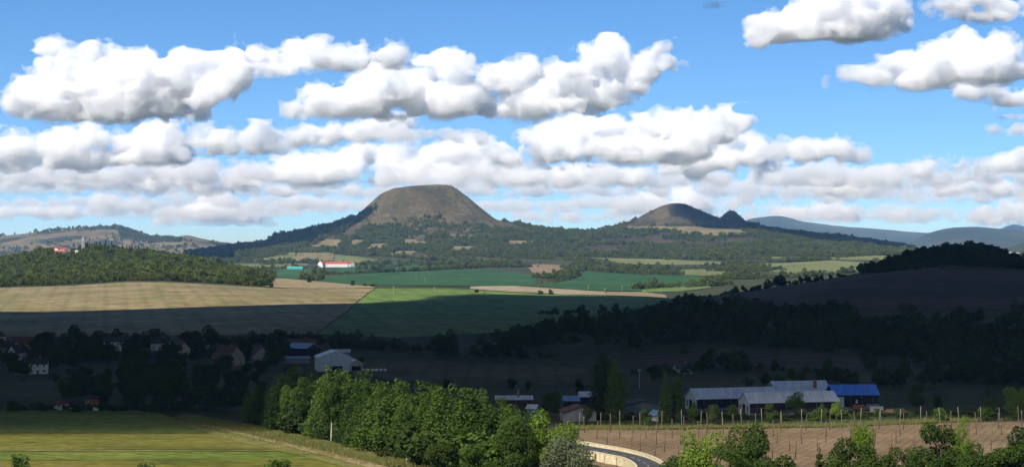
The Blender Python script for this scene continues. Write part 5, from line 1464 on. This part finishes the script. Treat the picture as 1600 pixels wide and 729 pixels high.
# ------------------------------------------------------------------ clouds: lumpy closed bodies of mist round a dense core
def surface_net(phi, iso):
    """quads of the surface phi = iso on a regular grid (naive surface nets); inside is phi > iso"""
    s = phi > iso
    nx, ny, nz = phi.shape
    cnt = np.zeros((nx - 1, ny - 1, nz - 1), np.int8)
    for a in (0, 1):
        for b in (0, 1):
            for c in (0, 1):
                cnt += s[a:nx - 1 + a, b:ny - 1 + b, c:nz - 1 + c]
    act = (cnt > 0) & (cnt < 8)
    ids = -np.ones(act.shape, np.int64)
    I, J, K = np.nonzero(act)
    ids[I, J, K] = np.arange(len(I))
    acc = np.zeros((len(I), 3)); w = np.zeros(len(I))
    cor = [(a, b, c) for a in (0, 1) for b in (0, 1) for c in (0, 1)]
    val = {q: phi[I + q[0], J + q[1], K + q[2]] - iso for q in cor}
    for q in cor:
        for ax in range(3):
            if q[ax] == 0:
                q2 = list(q); q2[ax] = 1; q2 = tuple(q2)
                a, b = val[q], val[q2]
                m = (a > 0) != (b > 0)
                t = np.where(m, a / np.where(m, a - b, 1), 0)
                p = np.zeros((len(I), 3)); p[:] = q; p[:, ax] += t
                acc[m] += p[m]; w[m] += 1
    V = acc / np.maximum(w, 1)[:, None] + np.stack([I, J, K], 1)
    faces = []
    for ax in range(3):
        sl0 = [slice(1, -1)] * 3; sl1 = [slice(1, -1)] * 3
        sl0[ax] = slice(0, -1); sl1[ax] = slice(1, None)
        d = s[tuple(sl0)].astype(int) - s[tuple(sl1)].astype(int)
        A = np.argwhere(d != 0)
        if len(A) == 0: continue
        sg = d[d != 0]
        base = A.copy()
        o1, o2 = [(1, 2), (2, 0), (0, 1)][ax]
        # grid edge runs along ax at interior node; the four cells round it
        node = A.copy()
        for k in range(3):
            if k != ax: node[:, k] += 1
        def cell(d1, d2):
            c = node.copy(); c[:, o1] += d1; c[:, o2] += d2
            return ids[c[:, 0], c[:, 1], c[:, 2]]
        q = np.stack([cell(-1, -1), cell(0, -1), cell(0, 0), cell(-1, 0)], 1)
        q[sg < 0] = q[sg < 0][:, ::-1]
        faces.append(q)
    if not faces: return V, np.zeros((0, 4), int)
    Fq = np.concatenate(faces)
    return V, Fq[(Fq >= 0).all(1)]

def mist_mat(mfp):
    m = bpy.data.materials.new('cloud_mist'); m.use_nodes = True
    nt = m.node_tree
    nt.nodes.remove(nt.nodes['Principled BSDF'])
    vs = nt.nodes.new('ShaderNodeVolumeScatter')
    vs.inputs['Color'].default_value = (0.999, 0.999, 0.999, 1)
    vs.inputs['Density'].default_value = 1.0 / mfp
    vs.inputs['Anisotropy'].default_value = 0.0
    nt.links.new(vs.outputs[0], nt.nodes['Material Output'].inputs['Volume'])
    return m

CLOUD_BASE = 800.0
def lobes_of(top, base, rs, rmax=26.0):
    """fill the outline between a top edge and a base edge with round lobes"""
    t = np.array(top, float); b = np.array(base, float)
    L = []
    ph = rs.uniform(0, 50)
    u = max(t[0, 0], b[0, 0])
    u1 = min(t[-1, 0], b[-1, 0])
    while u <= u1:
        vt = np.interp(u, t[:, 0], t[:, 1]); vb = np.interp(u, b[:, 0], b[:, 1])
        th = max(vb - vt, 5)
        vt = vt + 0.42 * th * max(0.0, float(fbm(np.array([u / 38.0 + ph]), np.array([ph]), 3)[0]) * 2.2)
        th = max(vb - vt, 5)
        r = float(np.clip(0.5 * th * rs.uniform(0.7, 1.0), 3.2, rmax))
        v = vt + r
        while True:
            L.append((u + rs.uniform(-0.3, 0.3) * r, v, r))
            if v + r >= vb - 1: break
            r2 = float(np.clip(rs.uniform(0.6, 1.1) * r, 3.2, rmax))
            v = min(v + 0.9 * r, max(vb - r2, v + 1)); r = r2
        u += max(4.0, r * 0.55)
    return L
def cloud(label, top, base, h=2.5, amp=None, depth=1.1, mfp=5.0, seed=0, yd=None, group='cumulus clouds', thin=None, holes=1.0):
    """top and base: outline in photograph pixels at the cloud's own distance, which its base height fixes"""
    rs = np.random.default_rng(seed + 100)
    if not hasattr(base, '__len__'):
        base = [(top[0][0], base), (top[-1][0], base)]
    vbase = max(b[1] for b in base)
    yd = yd or (CLOUD_BASE - CAMZ) * F / (HOR - vbase)
    k = yd / F                                   # metres per pixel there
    L = np.array(lobes_of(top, base, rs), float)
    thick = max(vbase - min(t[1] for t in top), 8)
    rmax = L[:, 2].max()
    if amp is None: amp = float(np.clip(rmax * 0.62, 2.5, 14.0))
    off = rs.uniform(-1, 1, len(L)) * max(rmax, 0.35 * thick) * depth
    C = np.stack([L[:, 0] - 800, off, HOR - L[:, 1]], 1); Rr = L[:, 2] * 0.9
    C2 = []; R2 = []
    for c, r in zip(C, Rr):                      # smaller turrets bubble out of every lobe
        for _ in range(4):
            d = rs.normal(size=3); d[2] = abs(d[2]) * 0.9 - 0.25; d /= np.linalg.norm(d)
            q = r * rs.uniform(0.25, 0.45)
            C2.append(c + d * (r - q * 0.4)); R2.append(q)
    C = np.concatenate([C, np.array(C2)]); Rr = np.concatenate([Rr, np.array(R2)])
    pad = 12
    lo = (C - Rr[:, None]).min(0) - pad; hi = (C + Rr[:, None]).max(0) + pad
    n = np.ceil((hi - lo) / h).astype(int) + 1
    ax = [lo[i] + h * np.arange(n[i]) for i in range(3)]
    phi = np.full(n, -60.0, np.float32)
    kk = min(8.0, 0.5 * rmax)
    for c, r in zip(C, Rr):
        sl = []
        for i in range(3):
            a = max(0, int((c[i] - r - 18 - lo[i]) / h)); b = min(n[i], int((c[i] + r + 18 - lo[i]) / h) + 2)
            sl.append(slice(a, b))
        gx, gy, gz = np.meshgrid(*[ax[i][sl[i]] for i in range(3)], indexing='ij', sparse=True)
        d = (r - np.sqrt((gx - c[0]) ** 2 + (gy - c[1]) ** 2 + (gz - c[2]) ** 2)).astype(np.float32)
        p = phi[tuple(sl)]
        hh = np.clip(0.5 + 0.5 * (d - p) / kk, 0, 1)
        phi[tuple(sl)] = d * hh + p * (1 - hh) + kk * hh * (1 - hh)
    gx, gy, gz = np.meshgrid(*ax, indexing='ij', sparse=True)
    mk = (phi > -16) & (phi < 14)
    I = np.nonzero(mk)
    px = ax[0][I[0]] + seed * 37.7; py = ax[1][I[1]]; pz = ax[2][I[2]]
    nn = 0
    a = 1.0; f = 1.0 / float(np.clip(rmax * 1.9, 12, 44))
    for o in range(5):
        v = vnoise3(px * f + 5 * o, py * f + 3 * o, pz * f * 1.15)
        nn = nn + a * (1 - np.abs(2 * v - 1) * 2.2 if o else 2 * v - 1)
        a *= 0.6; f *= 2.05
        if 1 / f < 1.3 * h: break
    nn = nn - 1.1 * holes * np.maximum(0, vnoise3(px * 0.028 + 3, py * 0.02, pz * 0.05) - 0.52) * 5
    g = np.zeros_like(phi); g[mk] = nn
    bl = np.array(base, float)
    zb = HOR - np.interp(gx + 800, bl[:, 0], bl[:, 1])
    phi = phi + amp * g - kk * 0.25
    phi = np.minimum(phi, (gz - zb) * 1.2 + 1.0 + amp * 0.35 * g)      # flat condensation base
    phi[[0, -1]] = -30; phi[:, [0, -1]] = -30; phi[:, :, [0, -1]] = -30
    # frayed outer mist: the same body with finer, rougher edges
    mk2 = (phi > -16) & (phi < 6)
    I = np.nonzero(mk2)
    px = ax[0][I[0]] * 0.8 + seed * 11.1; py = ax[1][I[1]]; pz = ax[2][I[2]]
    fr = np.zeros_like(phi)
    fr[mk2] = 1.3 * (vnoise3(px / 15, py / 15, pz / 11) - 0.5) + 0.9 * (vnoise3(px / 7 + 9, py / 7, pz / 6) - 0.5)
    phi_m = phi + fr * min(13.0, 0.7 * rmax)
    root = None
    for nm, iso, q in (('core', 3.2 if thin is None else None, mfp), ('mist', -1.8 if thin is None else 0.0, mfp * 1.9 if thin is None else thin)):
        if iso is None: continue
        if nm == 'mist': phi = phi_m
        phi[[0, -1]] = -30; phi[:, [0, -1]] = -30; phi[:, :, [0, -1]] = -30
        if not (phi > iso).any(): continue
        V, Q = surface_net(phi, iso)
        if len(Q) == 0: continue
        P = lo + V * h
        W = np.stack([P[:, 0] * k, yd + P[:, 1] * k, CAMZ + P[:, 2] * k], 1)
        if root is None:
            ctr = np.array([W[:, 0].mean(), yd, W[:, 2].min()])
            root = mesh_np('cloud', W - ctr, Q, mist_mat(q * k), None) if thin is not None else empty('cloud', ctr)
            root.location = ctr
            tag(root, label, 'cloud', group)
            if thin is not None: break
        mesh_np(nm, W - ctr, Q, mist_mat(q * k), root)
    return root

CLOUDS = [
 ('broad white cloud high on the left with a long arm rising to the right', [(28,150),(40,125),(75,72),(100,68),(150,75),(165,70),(185,85),(235,75),(250,95),(262,110),(290,85),(310,60),(328,56),(345,65),(365,70),(390,66),(430,64),(480,70),(520,78)], [(28,178),(60,186),(200,188),(330,185),(350,155),(400,130),(450,118),(520,105)]),
 ('thin white tail of cloud above the flat-topped hill on its left', [(500,82),(540,80),(575,72),(600,68),(625,76),(632,90)], [(500,105),(560,108),(600,110),(632,98)]),
 ('heaped white cloud with flat grey base straight above the flat-topped hill', [(450,155),(480,140),(500,118),(530,105),(560,108),(600,100),(620,92),(650,82),(680,75),(700,84),(735,95),(748,115),(755,140)], [(450,178),(500,180),(600,180),(700,182),(755,170)]),
 ('small upright white tuft of cloud left of the ragged cloud in mid sky', [(760,130),(775,105),(790,72),(815,65),(835,75),(845,95)], [(760,150),(800,150),(845,130)]),
 ('ragged white cloud in mid sky leaning up to the right', [(765,168),(790,145),(830,130),(845,110),(870,95),(890,75),(905,72),(915,65),(925,70),(945,62),(960,60),(975,80),(1000,80),(1030,70),(1045,80)], [(765,188),(850,188),(900,186),(960,165),(1000,150),(1045,100)]),
 ('white cloud cut by the top edge of the sky, right of centre', [(1178,55),(1195,25),(1210,0),(1260,-15),(1350,-20),(1410,-5),(1428,15)], [(1178,70),(1230,74),(1300,66),(1380,55),(1428,42)]),
 ('long wedge of white cloud at the right edge of the sky', [(1300,118),(1325,100),(1350,88),(1380,90),(1410,80),(1440,80),(1480,65),(1490,55),(1520,48),(1560,44),(1570,60),(1575,80),(1600,90),(1660,95)], [(1300,126),(1350,132),(1420,135),(1480,138),(1520,130),(1600,125),(1660,128)]),
 ('short puffy cloud at the right edge just under the long wedge', [(1508,130),(1530,122),(1560,130),(1590,145),(1650,140)], [(1508,150),(1540,165),(1560,178),(1650,182)]),
 ('scrap of cloud at the right edge, lowest of three one above another', [(1550,198),(1570,188),(1610,190)], [(1550,208),(1610,212)]),
 ('grey cloud in the upper right corner of the sky', [(1455,5),(1480,-10),(1600,-20),(1700,-15)], [(1455,18),(1520,30),(1600,30),(1700,28)]),
 ('small wisp of cloud at the top edge left of the corner clouds', [(1100,6),(1115,0),(1135,2)], [(1100,13),(1135,12)]),
 ('tiny lone puff of cloud in the clear blue right of centre', [(1058,95),(1068,91),(1076,95)], [(1058,104),(1076,104)]),
 ('tiny grey puff above the broad cloud on the left', [(148,60),(162,53),(178,60)], [(148,70),(178,72)]),
 ('scrap of cloud at the left edge of the sky', [(-40,138),(0,135),(18,140)], [(-40,152),(18,152)]),
 ('bank of white cloud at the left edge above the brown far hill', [(-60,215),(0,212),(35,208),(60,215),(100,205),(150,195),(180,205),(215,198),(245,192),(270,205),(285,225)], [(-60,262),(0,262),(100,265),(200,262),(285,250)]),
 ('bright crested cloud in the left band with a notched top', [(272,205),(285,202),(305,212),(330,195),(350,185),(370,188),(400,198),(430,195),(455,195),(470,205)], [(272,225),(330,240),(400,240),(470,222)]),
 ('long bright bank of cloud just above the flat-topped hill', [(365,268),(400,255),(430,240),(470,235),(520,235),(560,232),(590,212),(620,208),(660,205),(700,210),(740,215),(780,225)], [(365,288),(450,290),(550,285),(650,280),(720,280),(780,275)]),
 ('bright cloud with a hooked crest between the two volcanic hills', [(770,230),(800,220),(820,208),(850,210),(865,190),(890,182),(920,185),(935,200),(960,190),(985,200)], [(770,255),(850,258),(920,256),(985,250)]),
 ('tall white cloud above the dark twin-topped hill', [(965,235),(985,215),(1000,180),(1020,170),(1050,172),(1070,175),(1100,166),(1130,166),(1155,172),(1165,185)], [(965,252),(1010,258),(1060,255),(1110,240),(1165,200)]),
 ('peaked white cloud right above the small knob of the dark hill', [(1030,262),(1070,252),(1110,240),(1130,210),(1145,202),(1165,215),(1185,225),(1190,245)], [(1030,274),(1100,276),(1190,270)]),
 ('low flat cloud right of the peaked cloud', [(1190,235),(1215,225),(1260,220),(1300,215),(1345,222),(1360,232)], [(1190,250),(1280,252),(1360,248)]),
 ('slanting strip of cloud above the blue mountain ridge', [(1270,290),(1290,275),(1330,272),(1360,262),(1400,258),(1430,262)], [(1270,302),(1350,300),(1430,280)]),
 ('rounded low cloud in the right band, left of the edge cloud', [(1430,258),(1460,248),(1500,243),(1530,252)], [(1430,276),(1530,276)]),
 ('low cloud at the right edge above the dark wooded knoll', [(1540,250),(1570,238),(1620,236),(1680,245)], [(1540,268),(1680,268)]),
 ('grey streak of cloud under the heaped cloud above the hill', [(460,208),(500,198),(560,192),(600,184),(640,186)], [(460,228),(550,224),(640,202)]),
 ('flat grey cloud low at the left edge', [(-60,270),(0,265),(60,262),(120,268),(200,262)], 292),
 ('flat grey cloud low above the left wooded hill', [(215,272),(260,265),(330,258),(400,264)], 300),
 ('flat cloud seen just left of the flat hill top', [(420,292),(480,286),(540,284),(580,290)], 304),
 ('flat grey cloud just right of the flat hill top', [(740,282),(800,268),(850,264),(930,260),(1000,266)], 288),
 ('short flat cloud above the right end of the blue ridge', [(1190,262),(1230,254),(1290,258)], 276),
 ('flat cloud low at the right edge of the sky', [(1470,287),(1520,279),(1600,276),(1680,276)], 305),
 ('faint low cloud left of the wooded hill with the red lodge', [(-40,322),(60,318),(120,326)], 340),
 ('faint pinkish cloud above the mast on the wooded hill', [(130,312),(160,305),(210,308),(235,316)], 332),
 ('faint pinkish cloud above the long shaded slope on the left', [(250,332),(280,316),(330,305),(400,305),(425,318)], 346),
 ('faint cloud against the left shoulder of the flat-topped hill', [(430,312),(500,302),(580,306)], 326),
 ('faint low cloud over the saddle between the two hills', [(800,330),(850,322),(900,326)], 344),
 ('faint pinkish cloud behind the summit of the dark hill', [(960,318),(1000,300),(1060,291),(1100,300),(1165,308)], 332),
 ('faint cloud resting on the blue mountain ridge', [(1170,332),(1240,318),(1290,311),(1340,322)], 343),
 ('faint low cloud right of the blue ridge', [(1345,330),(1390,322),(1450,328)], 346),
 ('faint cloud over the farthest peak at the right edge', [(1520,328),(1560,313),(1610,310),(1680,316)], 350),
]
for _i, (_l, _t, _b) in enumerate(CLOUDS):
    cloud(_l, _t, _b, seed=_i, h=3.6 if _i < 25 else 3.2, mfp=16.0 if _i < 14 else 16.0 if _i < 25 else 18.0, holes=1.0 if _i < 25 else 0.6)

# thin grey layers between the cumulus rows, low over the horizon
LAYERS = [
 ('thin grey cloud layer behind the left band of clouds', [(-150, 262), (0, 255), (150, 258), (300, 252), (420, 258)], 282),
 ('thin grey cloud layer stretching behind the flat hill top', [(380, 296), (500, 288), (620, 290), (760, 284), (900, 278), (1040, 280)], 304),
 ('thin grey cloud layer low over the left hills', [(-150, 308), (0, 304), (120, 308), (260, 300), (420, 304), (520, 310)], 322),
 ('thin grey cloud layer low between the two volcanic hills', [(700, 318), (800, 312), (900, 308), (1000, 306), (1100, 312)], 328),
 ('thin grey cloud layer over the blue mountains', [(1120, 300), (1200, 292), (1320, 296), (1450, 300), (1600, 296), (1750, 300)], 316),
 ('thin grey cloud layer behind the right band of clouds', [(1180, 262), (1280, 254), (1400, 270), (1500, 262), (1620, 262), (1750, 266)], 288),
 ('thin grey cloud layer above the long bright bank', [(560, 205), (620, 196), (700, 200), (760, 206)], 222),
 ('faint wide cloud layer far over the left horizon', [(-220, 326), (-60, 322), (120, 325), (300, 321), (480, 326)], 340),
 ('faint wide cloud layer far behind the flat-topped hill', [(380, 318), (520, 312), (680, 316), (820, 322)], 332),
 ('faint wide cloud layer far behind the twin-topped hill', [(820, 334), (960, 330), (1100, 328), (1240, 332)], 347),
 ('faint wide cloud layer far over the blue mountains', [(1240, 330), (1380, 326), (1520, 322), (1660, 326), (1800, 330)], 345),
 ('faint wide cloud layer under the left band of clouds', [(-220, 286), (-60, 280), (120, 284), (280, 280), (440, 286)], 303),
 ('faint wide cloud layer under the middle band of clouds', [(600, 262), (720, 256), (860, 260), (1000, 266), (1140, 270)], 288),
 ('faint wide cloud layer under the right band of clouds', [(1100, 278), (1240, 272), (1380, 282), (1500, 288), (1640, 284), (1800, 288)], 306),
]
for _i, (_l, _t, _b) in enumerate(LAYERS):
    cloud(_l, _t, _b, seed=60 + _i, h=5.0, thin=25.0 if _i < 7 else 30.0, depth=2.0 if _i < 7 else 3.0, holes=0.3 if _i < 7 else 0.1, group='thin cloud layers')
# ------------------------------------------------------------------ clouds overhead, above the frame: three cast the seen shadows, the rest are added to cut stray light
def deck_cloud(label, poly_xy, zb, thick=340.0, vox=46.0, seed=0, mfp=20.0, soft=0.55):
    """a broad flat-based cloud over an outline given in metres at the height of its base"""
    p = np.array(poly_xy, float)
    lo = p.min(0) - 220; hi = p.max(0) + 220
    nx, ny = np.ceil((hi - lo) / vox).astype(int) + 1
    X = lo[0] + vox * np.arange(nx); Y = lo[1] + vox * np.arange(ny)
    GX, GY = np.meshgrid(X, Y, indexing='ij')
    ins = in_poly(GX.ravel(), GY.ravel(), p).reshape(nx, ny)
    dist = np.full((nx, ny), 1e9)
    q = np.roll(p, -1, 0)
    for a, b in zip(p, q):
        ab = b - a; L2 = max((ab ** 2).sum(), 1e-6)
        t = np.clip(((GX - a[0]) * ab[0] + (GY - a[1]) * ab[1]) / L2, 0, 1)
        dist = np.minimum(dist, np.hypot(GX - a[0] - t * ab[0], GY - a[1] - t * ab[1]))
    sd = np.where(ins, dist, -dist) + fbm(GX / 300 + seed, GY / 300, 4) * 60
    half = thick * (1 - np.exp(-np.maximum(sd, 0) / 140))
    nz = int(thick * 1.5 / vox) + 5
    Zc = vox * (np.arange(nz) - 2)
    n3 = fbm(GX / 210 + seed * 3, GY / 210 + 7, 4) * 90
    top = np.where(sd > 0, half * 0.95 + n3, sd * 0.6)
    phi = np.minimum((top[:, :, None] - Zc[None, None, :]), (Zc[None, None, :] + 8 + 0 * top[:, :, None]))
    phi = np.minimum(phi, sd[:, :, None] * soft + 4)
    phi[[0, -1]] = -9; phi[:, [0, -1]] = -9; phi[:, :, [0, -1]] = -9
    V, Q = surface_net(phi, 0.0)
    W = V * vox + np.array([lo[0], lo[1], zb - 2 * vox])
    c = np.array([p[:, 0].mean(), p[:, 1].mean(), zb])
    o = mesh_np('cloud', W - c, Q, mist_mat(mfp), None)
    o.location = c
    tag(o, label, 'cloud', 'clouds overhead')
    return o
def lift(x, y, z, zb):
    k = (zb - z) / SUNV[2]
    return (x + SUNV[0] * k, y + SUNV[1] * k)
def shade(label, pts, zb, uv=False, y0=5200, y1=7300, **kw):
    """the cloud whose shadow covers the outline pts on the ground: (column, depth) or (column, row)"""
    P = []
    for a, b in pts:
        x, y = ground_at(a, b, y0, y1) if uv else (ux(a, b), b)
        P.append(lift(x, y, hz(x, y), zb))
    # keep long edges curved the way the ground outline is
    return deck_cloud(label, P, zb, **kw)
shade('great dark cloud overhead that shades the valley',
      [(-900, 672), (-300, 676), (0, 680), (250, 690), (400, 700), (500, 735), (700, 735), (840, 715), (900, 700), (1000, 702), (1070, 722), (1300, 728), (1330, 745), (1430, 748), (1600, 735), (2300, 735),
       (2300, 2800), (1500, 2800), (1100, 2780), (1060, 2640), (1000, 2540), (850, 2490), (690, 2440), (640, 2330), (600, 2210), (540, 2090), (400, 1970), (200, 1910), (0, 1860), (-400, 1810), (-900, 1800)], 470, seed=1, mfp=28.0, thick=430.0)
shade('cloud high up whose shadow lies on the left flank of the flat-topped hill',
      [(250, 404), (262, 392), (330, 386), (400, 376), (470, 362), (530, 346), (565, 326), (582, 318), (590, 330), (570, 346), (548, 358), (510, 370), (440, 388), (390, 398), (320, 408)], 1150, uv=True, seed=2, thick=260)
shade('cloud high up whose shadow lies on the dark twin-topped hill',
      [(1052, 324), (1065, 318), (1090, 326), (1120, 337), (1143, 328), (1165, 345), (1200, 352), (1300, 367), (1430, 388), (1430, 394), (1300, 380), (1200, 366), (1120, 358), (1075, 350), (1050, 340)], 1150, uv=True, seed=3, thick=260)
deck_cloud('broad unseen cloud added overhead to the right to block skylight', [(600, 300), (1000, -400), (2600, 0), (3200, 1800), (2400, 3400), (1500, 3000), (1000, 2250), (760, 1500)], 560, seed=4, mfp=22)  # added out of view to hold skylight off the valley
deck_cloud('broad unseen cloud added overhead to the left to block skylight', [(-1150, 200), (-1250, 900), (-1500, 1700), (-1950, 2800), (-3800, 3200), (-4200, 600), (-2600, -400)], 560, seed=5, mfp=22)  # likewise added on the left, only to cut the skylight
deck_cloud('broad unseen cloud added over and behind the viewpoint to shade the near air', [lift(x, y, 0, 470) for x, y in [(-2600, 440), (-1200, 432), (-500, 444), (-150, 448), (40, 425), (250, 405), (600, 410), (1400, 420), (2800, 420), (3300, -2200), (500, -3200), (-2600, -2600)]], 470, seed=6)  # added so the haze before the camera stays unlit and skylight drops
# ------------------------------------------------------------------ the air itself
_hm = bpy.data.materials.new('haze_air'); _hm.use_nodes = True
_ht = _hm.node_tree
_ht.nodes.remove(_ht.nodes['Principled BSDF'])
_pv = _ht.nodes.new('ShaderNodeVolumePrincipled')
_pv.inputs['Color'].default_value = (0.32, 0.58, 1.0, 1)
_pv.inputs['Density'].default_value = 3.3e-5
_pv.inputs['Absorption Color'].default_value = (1, 1, 1, 1)
_pv.inputs['Anisotropy'].default_value = 0.0
_ht.links.new(_pv.outputs[0], _ht.nodes['Material Output'].inputs['Volume'])
tag(MB().box(-96000, 96000, -96000, 96000, -16, 448).build('haze', _hm), kind='stuff')
